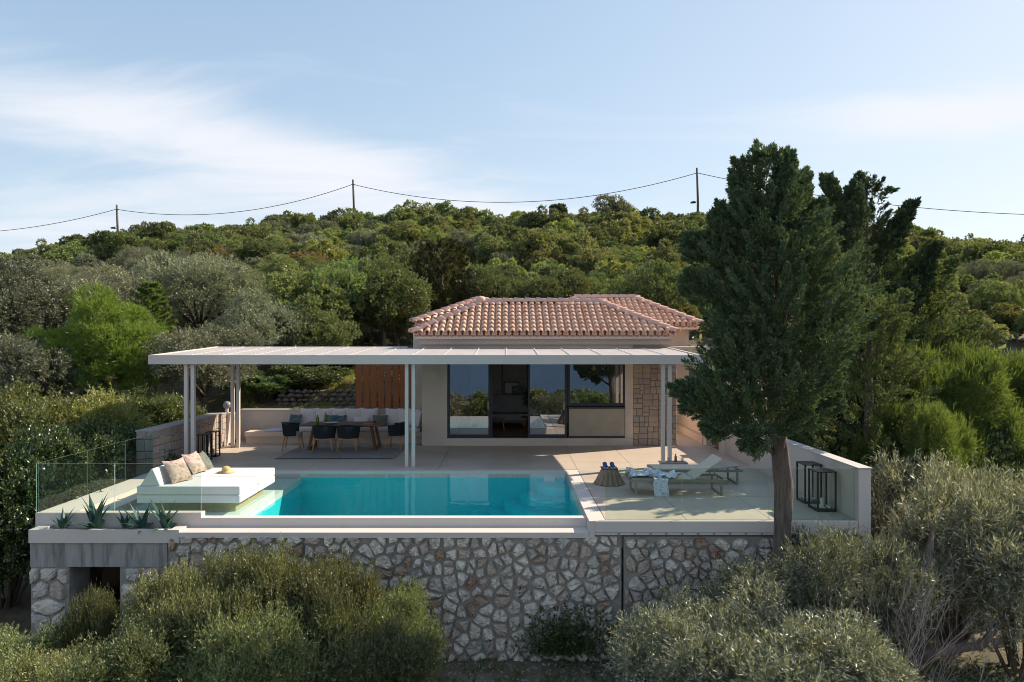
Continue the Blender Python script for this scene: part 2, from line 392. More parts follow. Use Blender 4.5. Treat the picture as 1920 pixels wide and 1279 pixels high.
for poly in vor(2.08, 6.42, -2.7, -.30, 22, 13, .46, rng): stone_obj(poly, face, .013, .085, rng, pick(rng, stones, (3, 4, 4, .5)), W2, 1.0)
# left pier, lintel, dark store
W3 = empty('stone_pier', (-8.2, YW, -2.6), 'rough stone pier at the left end under the concrete lintel', 'wall')
MB().box(-8.46, -7.78, YW, YW+.6, -3.2, -.83).build('mortar', m_mortar, W3)
for poly in vor(-8.46, -7.78, -3.0, -.83, 2, 8, .18, rng): stone_obj(poly, face, .018, .07, rng, pick(rng, stones, (5, 4, 1, .2)), W3, .8)
W4 = empty('stone_pier', (-6.5, YW, -2.6), 'rough stone pier right of the dark opening behind the olive shoots', 'wall')
MB().box(-6.88, -6.03, YW, YW+.6, -3.2, -.83).build('mortar', m_mortar, W4)
for poly in vor(-6.88, -6.03, -3.0, -.83, 3, 8, .25, rng): stone_obj(poly, face, .018, .07, rng, pick(rng, stones, (4, 4, 2, .5)), W4, .9)
tag(MB().box(-8.46, -6.03, YW-.03, YW+.55, -.825, -.39).build('concrete_lintel', m_concrete, bevel=.008), 'grey board marked concrete lintel over the dark opening, under the planter', 'lintel')
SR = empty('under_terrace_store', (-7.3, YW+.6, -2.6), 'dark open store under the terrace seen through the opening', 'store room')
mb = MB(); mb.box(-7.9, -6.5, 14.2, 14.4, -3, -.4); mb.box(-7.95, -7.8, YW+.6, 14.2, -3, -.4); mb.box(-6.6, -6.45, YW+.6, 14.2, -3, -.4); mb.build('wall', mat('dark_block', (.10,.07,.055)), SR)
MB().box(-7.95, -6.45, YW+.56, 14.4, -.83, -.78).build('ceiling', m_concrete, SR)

# ------------------------------------------------------------------ terrace, pool
S = 'structure'
WX0, WX1, WY0, WY1, WZ = -7.55, 1.45, 12.62, 16.75, -.035
XL = -8.60
def st(mb, name, m, **k): return tag(mb.build(name, m, **k), kind=S)
# floor slabs with real joints, 6 mm
def slabs(x0, x1, y0, y1, xs, ys):
    g = .005
    X = [x0] + [a for a in xs if x0 < a < x1] + [x1]; Y = [y0] + [a for a in ys if y0 < a < y1] + [y1]
    for i in range(len(X)-1):
        for j in range(len(Y)-1):
            st(MB().box(X[i]+g, X[i+1]-g, Y[j]+g, Y[j+1]-g, -.04, 0), 'terrace_slab', m_floor)
XS = [-8.0+1.2*k for k in range(14)]; XS = [x for x in XS]
slabs(-8.6, 1.75, 17.0, 22.0, [-5.0, -1.72], [19.5])
slabs(1.75, 6.22, 12.14, 20.9, [3.2, 4.7], [14.0, 16.0, 18.0, 19.5])
slabs(5.22, 6.9, 20.9, 25.3, [], [23.0])
slabs(1.75, 5.2, 20.9, 20.98, [], [])
st(MB().box(-8.62, 1.74, 16.98, 22.3, -.5, -.045), 'terrace_base', m_joint)
st(MB().box(1.76, 6.23, 12.17, 25.3, -.5, -.045), 'terrace_base', m_joint)
st(MB().box(5.0, 7.0, 20.9, 25.3, -.5, -.045), 'terrace_base', m_joint)
# pool copings
st(MB().box(-8.6, WX1+.3, WY1, 16.97, -.16, -.001), 'pool_coping', m_plaster_w)
st(MB().box(WX1, WX1+.29, 12.302, WY1-.002, -.26, -.001), 'pool_coping', m_plaster_w)
st(MB().box(WX1+.001, WX1+.098, 12.045, 12.298, -.30, .004), 'pool_pier', m_plaster_w)
# fascia of the right terrace with drip channel
st(MB().box(1.552, 1.745, 12.162, 12.30, -.3, -.002), 'pool_coping', m_plaster_w)
st(MB().box(1.552, 6.2, 12.05, 12.158, -.19, -.001), 'terrace_edge', m_plaster_w, bevel=.005)
st(MB().box(1.552, 6.2, 12.03, 12.10, -.235, -.195), 'drip_channel', m_metal)
mb = MB()
for k in range(16): mb.box(1.95+k*.28, 1.98+k*.28, 12.02, 12.03, -.226, -.20)
tag(mb.build('channel_bolts', m_joint), kind='stuff')
# left raised rim round the shallow shelf
st(MB().box(XL, WX0-.35, WY0, WY1, -.3, .05), 'pool_rim', m_plaster_w, bevel=.006)
st(MB().box(WX0-.35, WX0, 12.75, WY1-.002, -.3, -.03), 'pool_rim_step', m_plaster_w)
st(MB().box(XL, -5.58, 12.44, WY0-.002, -.25, .05), 'pool_rim', m_plaster_w, bevel=.006)
# weir and catch ledge
st(MB().box(-5.578, WX1-.001, 12.44, WY0-.002, -.45, -.04), 'pool_weir', m_plaster_w, bevel=.005)
st(MB().box(-5.797, WX1-.002, 12.06, 12.438, -.30, -.20), 'catch_ledge', m_plaster_w, bevel=.004)
# basin
mb = MB()
D = -1.35; SX = -5.05
mb.box(WX0-.05, SX, WY0, WY1, -.30, -.17)
st(mb, 'pool_shelf', m_pool)
st(MB().box(SX, WX1, WY0, WY1, D-.1, D), 'pool_floor', m_poolblue)
st(MB().box(SX-.1, SX-.001, WY0, WY1, D, -.301), 'pool_wall', m_poolblue)
st(MB().box(SX-.1, WX1+.1, WY1+.001, WY1+.12, D, -.161), 'pool_wall', m_poolblue)
st(MB().box(SX-.1, WX1+.1, WY0-.12, WY0-.001, D, -.451), 'pool_wall', m_poolblue)
st(MB().box(WX1+.001, WX1+.12, WY0, WY1, D, -.261), 'pool_wall', m_poolblue)
mb = MB()
for k in range(5):   # curved corner steps
    r = 2.3 - k*.38; n = 14; pts = [(WX1, WY1)] + [(WX1 - r*math.cos(t), WY1 - r*math.sin(t)) for t in [math.pi/2*i/n for i in range(n+1)]]
    z1 = D + (k+1)*.22; z0 = z1 - .22
    mb.add([(x, y, z0) for x, y in pts] + [(x, y, z1) for x, y in pts], [tuple(range(len(pts)+0, 2*len(pts)))] + [(i, (i+1) % len(pts), (i+1) % len(pts)+len(pts), i+len(pts)) for i in range(len(pts))])
st(mb, 'pool_steps', m_poolblue)
# water: one closed body with absorbing volume
m_water = bpy.data.materials.new('pool_water'); m_water.use_nodes = True; t = m_water.node_tree; t.nodes.clear()
tr = N(t, 'ShaderNodeBsdfTransparent'); gl = N(t, 'ShaderNodeBsdfGlossy'); gl.inputs['Roughness'].default_value = 0.015
fr = N(t, 'ShaderNodeFresnel'); fr.inputs[0].default_value = 1.34
nb = N(t, 'ShaderNodeTexNoise'); g_ = N(t, 'ShaderNodeNewGeometry'); L(t, g_.outputs['Position'], nb.inputs['Vector']); setin(nb, Scale=2.6, Detail=3.0, Distortion=.4)
bp = N(t, 'ShaderNodeBump'); setin(bp, Strength=.09, Distance=.05); L(t, nb.outputs['Fac'], bp.inputs['Height'])
L(t, bp.outputs[0], gl.inputs['Normal']); L(t, bp.outputs[0], fr.inputs['Normal'])
x = N(t, 'ShaderNodeMixShader'); L(t, M(t, 'MULTIPLY', fr.outputs[0], M(t, 'SUBTRACT', 1.0, g_.outputs['Backfacing'])), x.inputs[0]); L(t, tr.outputs[0], x.inputs[1]); L(t, gl.outputs[0], x.inputs[2])
ab = N(t, 'ShaderNodeVolumeAbsorption'); ab.inputs[0].default_value = (.2,.9,.95,1); ab.inputs[1].default_value = 0.05
o_ = N(t, 'ShaderNodeOutputMaterial'); L(t, x.outputs[0], o_.inputs[0]); L(t, ab.outputs[0], o_.inputs[1])
mb = MB(); mb.box(WX0-.04, WX1-.0005, WY0-.001, WY1-.0005, D+.002, WZ)
st(mb, 'pool_water', m_water)
# skimmer cover & lights on the back wall
tag(MB().box(.90, 1.17, WY1-.03, WY1-.001, -.27, -.12).build('skimmer_cover', m_white, bevel=.004), 'small white skimmer cover at the far right corner of the pool', 'skimmer')

# planter with soil
PL = empty('planter', (-7.3, 12.2, -.4), 'long pale plastered planter box with agaves at the front left of the pool', 'planter')
mb = MB(); mb.box(-8.46, -5.80, 12.06, 12.14, -.39, -.153); mb.box(-8.46, -8.25, 12.142, 12.438, -.39, -.155); mb.box(-5.98, -5.80, 12.142, 12.438, -.39, -.157); mb.build('wall', m_plaster_w, PL, bevel=.005)
MB().box(-8.25, -5.98, 12.142, 12.438, -.38, -.22).build('soil', m_soil, PL)

# agaves
def agave_leaf(length, width, bend, rng):
    mb = MB(); n = 7; vs = []; fs = []
    for i in range(n):
        t = i/(n-1); w = width*(math.sin(math.pi*min(1, t*.75+.22))**.8)*(1-t**3); z = length*t*math.cos(bend*t*.5); y = length*t*math.sin(bend*t)*.9
        if i == n-1: w = .001
        vs += [(-w/2, y-.0, z), (0, y-.28*w, z-.0), (w/2, y, z), (0, y+.10*w, z)]
    for i in range(n-1):
        for k in range(4): k2 = (k+1) % 4; fs.append((i*4+k, i*4+k2, (i+1)*4+k2, (i+1)*4+k))
    mb.add(vs, fs); return mb
m_agave = mat('agave_leaf', (.055,.12,.095), (.035,.085,.065), 0.45, 4, c3=(.12,.17,.09), s3=3)
rng = random.Random(8)
ag_lab = ['leftmost agave in the planter, low with thin pale leaves', 'tall agave with the widest spread of upright blue green leaves', 'short narrow agave near the middle of the planter', 'agave right of the middle with curved green leaves', 'rightmost tall agave beside the end of the glass railing']
lm = [agave_leaf(.42, .085, .25, rng), agave_leaf(.36, .075, .7, rng), agave_leaf(.27, .06, .9, rng)]
lmesh = []
for i, b_ in enumerate(lm):
    o = b_.build('leaf', m_agave, smooth=False); lmesh.append(o.data); bpy.data.objects.remove(o)
for i, (px_, nl, sc) in enumerate([(-7.98, 8, .95), (-7.40, 13, 1.5), (-6.86, 8, .95), (-6.56, 11, 1.3), (-6.14, 12, 1.42)]):
    A = empty('agave_plant', (px_, 12.26, -.23), ag_lab[i], 'agave', 'agaves in the planter')
    for k in range(nl):
        a = 2*math.pi*(k+rng.uniform(-.3,.3))/nl; tl = rng.uniform(.15, .95)*(1 if abs(math.sin(a)) < .75 else .45)
        lf = link('leaf', lmesh[0 if tl < .55 else rng.choice((0,1,2))], A)
        q = Matrix.Rotation(a, 4, 'Z') @ Matrix.Rotation(-tl, 4, 'X'); s_ = sc*rng.uniform(.85, 1.2)
        lf.matrix_local = q @ Matrix.Scale(s_, 4)

# glass railings
def railing(name, label, pts, z0, h, splits):
    T = empty(name, (pts[0][0], pts[0][1], z0), label, 'glass railing')
    a, b = Vector(pts[0]+(0,)), Vector(pts[1]+(0,)); d = (b-a); n = Vector((-d.y, d.x, 0)).normalized()*.006
    cuts = [0]+splits+[1]
    for k in range(len(cuts)-1):
        g = .006/d.length; p0 = a+d*(cuts[k]+g); p1 = a+d*(cuts[k+1]-g)
        mb = MB(); vs = [p0-n, p1-n, p1+n, p0+n]
        mb.add([(v.x, v.y, z0) for v in vs]+[(v.x, v.y, z0+h) for v in vs], [(0,1,5,4),(2,3,7,6)])
        g_ = mb.build('glass_panel', m_railglass, T)
        e = MB(); e.add([(v.x, v.y, z0) for v in vs]+[(v.x, v.y, z0+h) for v in vs], [(4,5,6,7),(1,2,6,5),(3,0,4,7),(0,3,2,1)]); e.build('polished_edge', m_glassedge, g_)
    return T
railing('glass_railing', 'clear glass railing along the front left of the pool behind the agaves', ((XL, 12.46), (-5.58, 12.46)), .05, .90, [.475])
railing('glass_railing', 'clear glass railing running back along the left side of the pool', ((XL+.02, 12.49), (XL+.02, 16.55)), .05, .90, [.36, .7])
railing('glass_railing', 'clear glass railing along the front edge of the sun terrace on the right', ((1.74, 12.16), (6.2, 12.16)), 0.0, .92, [.307, .655])

# left terrace wall in ashlar
LW = empty('terrace_wall', (XL-.2, 18.7, 0), 'low dressed stone wall on the left edge of the covered terrace', 'wall')
MB().box(XL-.42, XL-.012, 16.6, 20.9, -1.8, .985).build('backing', m_ashmortar, LW)
rng = random.Random(11)
for r_ in rects(16.6, 20.9, 0, 1.0, .14, .34, rng): stone_obj(r_, lambda u_, v_, d: (XL-.012+d, u_, v_), .009, .018, rng, pick(rng, ash, (3,3,1,4)), LW, .12)
for r_ in rects(XL-.42, XL-.0, -.6, 1.0, .14, .30, rng): stone_obj(r_, lambda u_, v_, d: (u_, 16.6-d, v_), .009, .018, rng, pick(rng, ash, (3,3,1,4)), LW, .12)
MB().box(XL-.44, XL+.02, 16.58, 20.92, .987, 1.02).build('coping', mat('coping_stone', (.36,.31,.28), rough=.9), LW, bevel=.004)
MB().add([(XL-.01,20.92,0),(XL+.02,20.92,0),(XL+.03,21.2,0),(XL-.01,21.2,0),(XL-.01,20.92,1.0),(XL+.12,20.92,1.0),(XL+.16,21.2,1.0),(XL-.01,21.2,1.0)],[(0,1,2,3),(4,5,6,7),(0,1,5,4),(1,2,6,5),(2,3,7,6),(3,0,4,7)]).build('buttress', m_plaster_w, LW)
GLm = empty('globe_lamp', (XL-.02, 21.0, 1.02), 'round grey globe lamp on the far end of the left stone wall', 'lamp')
MB().lathe([(.05,0),(.06,.10),(.05,.12)], (XL-.02,21.0,1.02), 12).build('stem', m_metal, GLm)
MB().lathe([(.02,0)]+[(.12*math.sin(a), .12-.12*math.cos(a)) for a in [math.pi*k/10 for k in range(1,10)]]+[(.01,.24)], (XL-.02,21.0,1.12), 16).build('globe', mat('globe_grey', (.25,.25,.28), rough=.3), GLm, smooth=True)

# right boundary wall
RW = empty('boundary_wall', (6.3, 16, 0), 'long pale plastered parapet wall on the right side of the terrace', 'wall')
mb = MB(); mb.box(6.21, 6.43, 12.06, 15.98, -.5, .92); mb.box(6.213, 6.433, 15.985, 19.3, -.5, .921); mb.build('wall', m_plaster_w, RW, bevel=.006)
MB().box(6.195, 6.445, 12.045, 19.3, .923, .945).build('coping', mat('coping_pale', (.52,.49,.46), rough=.8), RW)
MB().box(6.235, 6.43, 12.10, 19.3, -3.0, -.5).build('footing', m_mortar, RW)
rng = random.Random(19)
for poly in vor(6.235, 6.6, -2.9, -.3, 1, 9, .15, rng): stone_obj(poly, lambda x, z, d: (x-.05, 12.06-d, z), .02, .05, rng, pick(rng, stones, (4,4,2,.2)), RW, .8)
MB().box(6.12, 6.42, 19.3, 19.75, -.3, 1.0).build('pier', m_plaster_w, RW, bevel=.006)
MB().box(6.30, 6.34, 19.75, 21.0, .02, .95).build('gate', mat('brown_gate', (.11,.075,.06), rough=.5), RW)
MB().box(6.12, 6.42, 21.0, 21.3, -.3, 1.0).build('pier', m_plaster_w, RW, bevel=.006)
MB().box(6.25, 6.43, 21.3, 24.9, -.3, .85).build('low_wall', m_plaster, RW)
st(MB().box(6.10, 6.25, 21.35, 24.8, .0, .22), 'raised_edge', m_plaster)

# ------------------------------------------------------------------ villa
V = empty('villa', (0, 21, 0), 'small beige villa with clay tiled hip roofs behind the pergola', 'house')
YF = 20.95
w = MB()
w.box(-2.62, -1.84, YF, 27.0, 0, 3.30)              # left pier of the facade
w.box(-1.838, 3.86, YF+.002, YF+.3, 2.72, 3.30)       # lintel band
w.box(3.62, 3.86, YF+.001, YF+.3, .232, 2.718)
w.box(3.862, 5.05, YF+.12, 24.0, 0, 3.30)
w.box(-2.618, 5.048, 26.8, 27.0, 0, 3.30); w.box(4.9, 5.046, 24.0, 26.8, 0, 3.3)
w.box(-3.08, -2.622, 22.35, 27.0, 0, 3.46)           # lower side wing, left
w.box(5.052, 6.62, 24.9, 27.8, 0, 3.7)             # rear block on the right
w.box(.9, 5.05, 24.4, 24.7, 3.302, 3.7); w.box(-3.0, .8, 23.6, 23.9, 3.302, 3.75)
w.build('wall', m_plaster, V)
MB().box(4.9, 6.9, 22.4, 24.3, 2.93, 3.02).build('side_canopy', m_plaster_w, V, bevel=.01)
MB().box(-2.0, 3.85, 20.90, 21.3, 0, .228).build('doorstep', m_plaster, V, bevel=.006)
MB().box(-2.66, 5.08, 20.80, 20.94, 3.10, 3.33).build('eaves_band', m_plaster, V)
# stone pillar, front and right sides
SP = MB().box(3.875, 5.19, 20.965, 22.3, 0, 2.95).build('stone_pillar', m_ashmortar, V)
rng = random.Random(5)
def local_stone(poly, mp, mm, parent, rr=.12): stone_obj(poly, mp, .009, .018, rng, mm, parent, rr)
for r_ in rects(3.86, 5.205, 0, 2.95, .12, .27, rng): local_stone(r_, lambda x, z, d: (x, 20.963-d, z), pick(rng, ash, (4,3,3,2)), SP)
for r_ in rects(20.965, 22.3, 0, 2.95, .12, .27, rng): local_stone(r_, lambda y, z, d: (5.192+d, y, z), pick(rng, ash, (4,3,3,2)), SP)

# room behind the doors
mr_ = mat('room_wall', (.58,.53,.50), rough=.9)
mb = MB(); mb.box(-1.83, 4.8, 25.0, 25.1, .2, 2.9); mb.box(-1.84, -1.80, 21.3, 25.0, .2, 2.9); mb.box(3.86, 3.9, 21.3, 25.0, .2, 2.9); mb.box(-1.84, 4.8, 21.26, 25.1, 2.74, 2.8); mb.build('room_wall', mr_, V)
MB().box(-1.84, 4.8, 21.3, 25.1, .18, .225).build('room_floor', mat('dark_parquet', (.22,.11,.065), rough=.35), V)
mb = MB(); mb.box(-.20, -.17, 24.90, 24.999, .23, 2.7); mb.box(.72, .75, 24.90, 24.999, .23, 2.7); mb.build('wall_batten', m_black, V)

# sliding doors and bar window
def door(x0, x1, z0, z1, y, label=None, fw=.06, handle=None):
    D_ = MB(); D_.box(x0, x0+fw, y, y+.06, z0, z1); D_.box(x1-fw, x1, y, y+.06, z0, z1); D_.box(x0+fw, x1-fw, y, y+.06, z0, z0+.10); D_.box(x0+fw, x1-fw, y, y+.06, z1-fw, z1)
    f_ = D_.build('sliding_door' if z0 < 1 else 'window', m_frame, V)
    if label: f_['label'] = label
    MB().add([(x0+fw,y+.03,z0+.10),(x1-fw,y+.03,z0+.10),(x1-fw,y+.03,z1-fw),(x0+fw,y+.03,z1-fw)], [(0,1,2,3)]).build('pane', m_windowglass, f_)
    if handle: MB().box(handle, handle+.025, y-.04, y, 1.1, 1.35).build('handle', m_metal, f_)
    return f_
door(-1.82, -.52, .235, 2.70, YF+.03, 'closed sliding glass door reflecting the pool', handle=-.60)
door(-1.20, -.46, .235, 2.70, YF+.10)
door(.64, 1.83, .235, 2.70, YF+.03, 'sliding glass door panel right of the open gap', handle=1.73)
door(1.87, 3.62, 1.20, 2.70, YF+.03, 'wide glass window above the bar counter')
MB().box(-1.84, 1.86, YF+.02, YF+.26, .229, .245).build('door_track', m_frame, V)
BC = MB().box(1.90, 3.60, YF-.02, YF+.24, .30, 1.13).build('bar_front', mat('bar_concrete', (.36,.33,.275), (.31,.285,.235), 0.7, 2.5, .15, 25), V)
MB().box(1.87, 3.61, YF+.0, YF+.2, .229, .298).build('bar_plinth', m_frame, V)
MB().box(1.87, 3.61, YF-.04, YF+.26, 1.132, 1.185).build('bar_counter', m_frame, V)

# roofs ----------------------------------------------------------
def tile_mesh(r0, r1, ln, lift, flip=False, n=6, th=.014):
    # local: length along +y (up the slope), arch opening down
    vs = []; fs = []
    for (y, r, z) in ((0, r0, lift), (ln, r1, 0)):
        for rr in (r, r-th):
            for k in range(n+1):
                a = math.pi*k/n; vs.append((-rr*math.cos(a), y, z + (rr*math.sin(a))*(-1 if flip else 1)))
    m_ = n+1
    for k in range(n):
        fs.append((k, k+1, 2*m_+k+1, 2*m_+k)); fs.append((m_+k+1, m_+k, 3*m_+k, 3*m_+k+1)); fs.append((k+1, k, m_+k, m_+k+1))
    return vs, fs
tv, tf = tile_mesh(.088, .072, .36, .035)
cv, cf = tile_mesh(.085, .075, .36, .02, flip=True)
tmeshes = []
for mm in tiles_m:
    me = bpy.data.meshes.new('tile'); me.from_pydata(tv, [], tf); me.materials.append(mm); me.polygons.foreach_set('use_smooth', [k % 3 != 2 for k in range(len(tf))]); me.update(); tmeshes.append(me)
rv, rf = tile_mesh(.125, .105, .46, .03)
rmesh = bpy.data.meshes.new('ridge_tile'); rmesh.from_pydata(rv, [], rf); rmesh.materials.append(m_ridge); rmesh.polygons.foreach_set('use_smooth', [True]*len(rf)); rmesh.update()
rng = random.Random(3)
OV = origin[V]
def hip_roof(x0, x1, y0, run, z0, z1, depth, objs, name='roof', label=None, xvis=None):
    yr = y0+run; yb = y0+depth; a = math.atan2(z1-z0, run); sl = math.hypot(run, z1-z0)
    rx0, rx1 = x0+run, x1-run
    mb = MB(); mb.add([(x0+.03,y0+.04,z0-.02),(x1-.03,y0+.04,z0-.02),(x1-.03,yb,z0-.02),(x0+.03,yb,z0-.02),(rx0,yr,z1-.02),(max(rx1,rx0+.01),yr,z1-.02)],[(0,1,5,4),(1,2,5),(2,3,4,5),(3,0,4),(0,3,2,1)])
    rf_ = mb.build(name, tiles_m[2], V)
    if label: rf_['label'] = label
    stuff = MB(); ch = MB(); pitch = .214; nr = int(round(sl/.285)); ex = sl/nr
    nc = int((x1-x0)/pitch); off = (x1-x0-nc*pitch)/2
    for r_ in range(nr):
        s0 = r_*ex
        hx = (s0+ex*.35)*math.cos(a)
        for c in range(nc+1):
            for kind in (0, 1):
                x = x0+off+(c+(0 if kind == 0 else .5))*pitch
                if x < x0+hx-.02 or x > x1-hx+.02: continue
                y = y0+s0*math.cos(a); z = z0+s0*math.sin(a)
                q = Matrix.Translation((x+rng.uniform(-.005,.005), y-(.045 if kind else .02), z+(.055 if kind == 0 else .062))) @ Matrix.Rotation(a-.02, 4, 'X') @ Matrix.Rotation(rng.uniform(-.02,.02), 4, 'Z')
                if kind == 1: ch.add([q @ Vector(p) for p in cv], cf)
                elif objs and (xvis is None or x > xvis):
                    o = link('tile', rng.choices(tmeshes, (4,3,2))[0], rf_); o.matrix_local = Matrix.Translation(-OV) @ q
                else: stuff.add([q @ Vector(p) for p in tv], tf)
    # the two end slopes and the back slope
    def side(sx):
        mbs = stuff
        n2 = int((depth)/pitch)
        for r_ in range(nr):
            s0 = r_*ex; hx = (s0+ex*.35)*math.cos(a)
            for c in range(n2):
                y = y0+.1+c*pitch
                if y < y0+hx or y > yb-hx: continue
                q = Matrix.Translation(((x0+s0*math.cos(a)) if sx < 0 else (x1-s0*math.cos(a)), y, z0+s0*math.sin(a)+.055)) @ Matrix.Rotation(math.pi/2*sx, 4, 'Z') @ Matrix.Rotation(a-.02, 4, 'X')
                mbs.add([q @ Vector(p) for p in tv], tf)
    side(-1); side(1)
    if stuff.v: tag(stuff.build('tile_field', tiles_m[0], rf_), kind='stuff')
    tag(ch.build('channel_tiles', tiles_m[1], rf_), kind='stuff')
    def run_ridge(p, q_, over=.36):
        p = Vector(p); q_ = Vector(q_); d = q_-p; n_ = max(1, int(round(d.length/over))); dn = d.normalized()
        az = math.atan2(-dn.x, dn.y); el = math.asin(dn.z)
        for k in range(n_):
            o = link('ridge_tile', rmesh, rf_); c = p+dn*(k*d.length/n_)
            o.matrix_local = Matrix.Translation(-OV+c+Vector((0,0,.05))) @ Matrix.Rotation(az, 4, 'Z') @ Matrix.Rotation(el, 4, 'X')
    run_ridge((x0-.02,y0-.02,z0+.03), (rx0,yr,z1+.03)); run_ridge((x1+.02,y0-.02,z0+.03), (rx1,yr,z1+.03))
    if rx1-rx0 > .3: run_ridge((rx0-.05,yr,z1+.05), (rx1+.1,yr,z1+.05))
    run_ridge((x0,yb,z0+.03), (rx0,yb-run,z1+.03)) if depth > 1.9*run else None
    run_ridge((x1,yb,z0+.03), (rx1,yb-run,z1+.03)) if depth > 1.9*run else None
    # eaves: pale mortar strip under the scalloped tile ends
    e = MB(); e.box(x0+.08, x1-.08, y0+.05, y0+.22, z0-.10, z0-.021); e.box(x0+.08, x0+.2, y0+.221, yb-.1, z0-.10, z0-.021); e.box(x1-.2, x1-.08, y0+.221, yb-.1, z0-.10, z0-.021)
    e.build('eaves_mortar', m_plaster_w, rf_)
    ec = MB(); k = 0; x = x0+off+pitch/2
    while x < x1-.05:
        q = Matrix.Translation((x, y0-.015, z0+.00)) @ Matrix.Rotation(a*.3, 4, 'X'); ec.add([q @ Vector(p) for p in cv], cf); x += pitch
    tag(ec.build('eaves_tiles', tiles_m[1], rf_), kind='stuff')
    return rf_
RF = hip_roof(-2.86, 5.10, 20.52, 2.03, 3.37, 4.40, 4.06, True, label='front hip roof of pale pink clay tiles')
# finial knob and stepped ridge blocks
MB().lathe([(.05,0),(.13,.06),(.16,.14),(.13,.22),(.05,.27)], (-.86, 22.5, 4.42), 12).build('finial', m_ridge, RF, smooth=True)
MB().bar((-.75,22.55,4.50),(-.10,22.55,4.50),.22,.14).build('ridge_block', m_ridge, RF, bevel=.04)
MB().bar((2.55,22.55,4.49),(3.10,22.55,4.49),.22,.12).build('ridge_block', m_ridge, RF, bevel=.04)
RB = hip_roof(.62, 6.82, 24.0, 1.98, 3.73, 4.76, 3.96, True, label='rear right hip roof of pink clay tiles', xvis=3.55)
MB().bar((2.60,26.0,4.84),(3.05,26.0,4.84),.22,.14).build('ridge_block', m_ridge, RB, bevel=.04)
MB().bar((4.35,26.0,4.85),(4.85,26.0,4.85),.22,.14).build('ridge_block', m_ridge, RB, bevel=.04)
RA = hip_roof(-3.24, 1.2, 23.3, 2.18, 3.77, 4.70, 4.3, False, label='rear left hip roof mostly hidden by the front roof')

# ------------------------------------------------------------------ pergola
PX0, PX1, PY0, PY1, PZ0, PZ1 = -9.05, 4.93, 17.2, 20.86, 2.82, 3.0
PG = empty('pergola', (-2, 17.4, 0), 'long pale metal pergola roof on paired posts over the terrace', 'pergola')
pz = lambda y: PZ0 + (PZ1-PZ0)*(y-PY0)/(PY1-PY0)
MB().box(PX0, PX1, PY0, PY0+.08, 2.61, 2.845).build('front_beam', m_metal, PG, bevel=.006)
def slope_bar(x0, x1, y0, y1, a, b): # box whose top follows the roof pitch
    return MB().add([(x0,y0,pz(y0)+a),(x1,y0,pz(y0)+a),(x1,y1,pz(y1)+a),(x0,y1,pz(y1)+a),(x0,y0,pz(y0)+b),(x1,y0,pz(y0)+b),(x1,y1,pz(y1)+b),(x0,y1,pz(y1)+b)],[(0,3,2,1),(4,5,6,7),(0,1,5,4),(1,2,6,5),(2,3,7,6),(3,0,4,7)])
XB = 21.25  # the free part left of the villa runs further back
slope_bar(PX0, PX0+.08, PY0+.082, XB, -.2, .022).build('side_beam', m_metal, PG)
slope_bar(PX1-.08, PX1, PY0+.082, PY1, -.2, .022).build('side_beam', m_metal, PG)
MB().box(PX0+.082, -3.1, XB-.08, XB, pz(XB)-.2, pz(XB)+.02).build('back_beam', m_metal, PG)
pitch = .822; nb_ = 17; rng = random.Random(2)
w_ = (PX1-PX0-.16)/nb_
for k in range(nb_):
    xa = PX0+.08+k*w_; yb = XB-.082 if xa+w_ < -3.1 else PY1
    slope_bar(xa+.012, xa+w_-.012, PY0+.084, yb, -.012+.0, .0).build('roof_panel', m_panelroof, PG)
    if k:
        b_ = slope_bar(xa-.018, xa+.018, PY0+.083, yb-.01, -.16, .007).build('rafter', m_metal, PG)
        bolts = MB(); y = PY0+.2
        while y < yb-.1:
            bolts.lathe([(.022,0),(.022,.014),(.012,.022)], (xa, y, pz(y)+.008), 6); y += .26
        tag(bolts.build('bolt_row', m_white, b_), kind='stuff')
def post_pair(x, y, zt):
    for s in (-1, 1):
        p = MB().box(x+s*.085-.045, x+s*.085+.045, y-.05, y+.05, .012, zt).build('post', m_metal, PG, bevel=.004)
        MB().box(x+s*.085-.06, x+s*.085+.06, y-.07, y+.07, 0.001, .011).build('base_plate', m_metal, p)
for (x, y) in ((-8.08,17.38), (-2.47,17.38), (4.05,17.38)): post_pair(x, y, 2.66)
post_pair(-8.2, 20.6, 2.78)

# ------------------------------------------------------------------ terrace furniture
def puff(w, h, t, n=10, sag=0.0, seed=0):
    rg = random.Random(seed); mb = MB(); vs = []; fs = []
    for side in (1, -1):
        for j in range(n+1):
            for i in range(n+1):
                u_, v_ = 2*i/n-1, 2*j/n-1
                p = (max(0, 1-abs(u_)**2.6)*max(0, 1-abs(v_)**2.6))**.5
                pin = 1-.07*(1-abs(u_)**2)*(abs(v_)**3) ; pin2 = 1-.07*(1-abs(v_)**2)*(abs(u_)**3)
                vs.append((u_*w/2*pin2, side*t/2*p*(1+.08*math.sin(3*u_+seed)*math.cos(4*v_+seed)), v_*h/2*pin - sag*(1-u_*u_)*max(0,v_)))
    m_ = (n+1)**2
    for s in (0, 1):
        for j in range(n):
            for i in range(n):
                a = s*m_+j*(n+1)+i; q = (a, a+1, a+n+2, a+n+1); fs.append(q if s == 0 else q[::-1])
    mb.add(vs, fs); return mb
m_floral = mat('floral_beige', (.52,.40,.32), (.36,.26,.24), 0.9, 14, c3=(.20,.14,.13), s3=16)
m_teal = mat('teal_print', (.03,.09,.13), (.06,.13,.15), 0.9, 8, c3=(.20,.19,.13), s3=7)
m_navy = mat('grey_green_print', (.10,.13,.11), (.20,.19,.15), 0.9, 12, c3=(.05,.08,.08), s3=10)
pmesh = {}
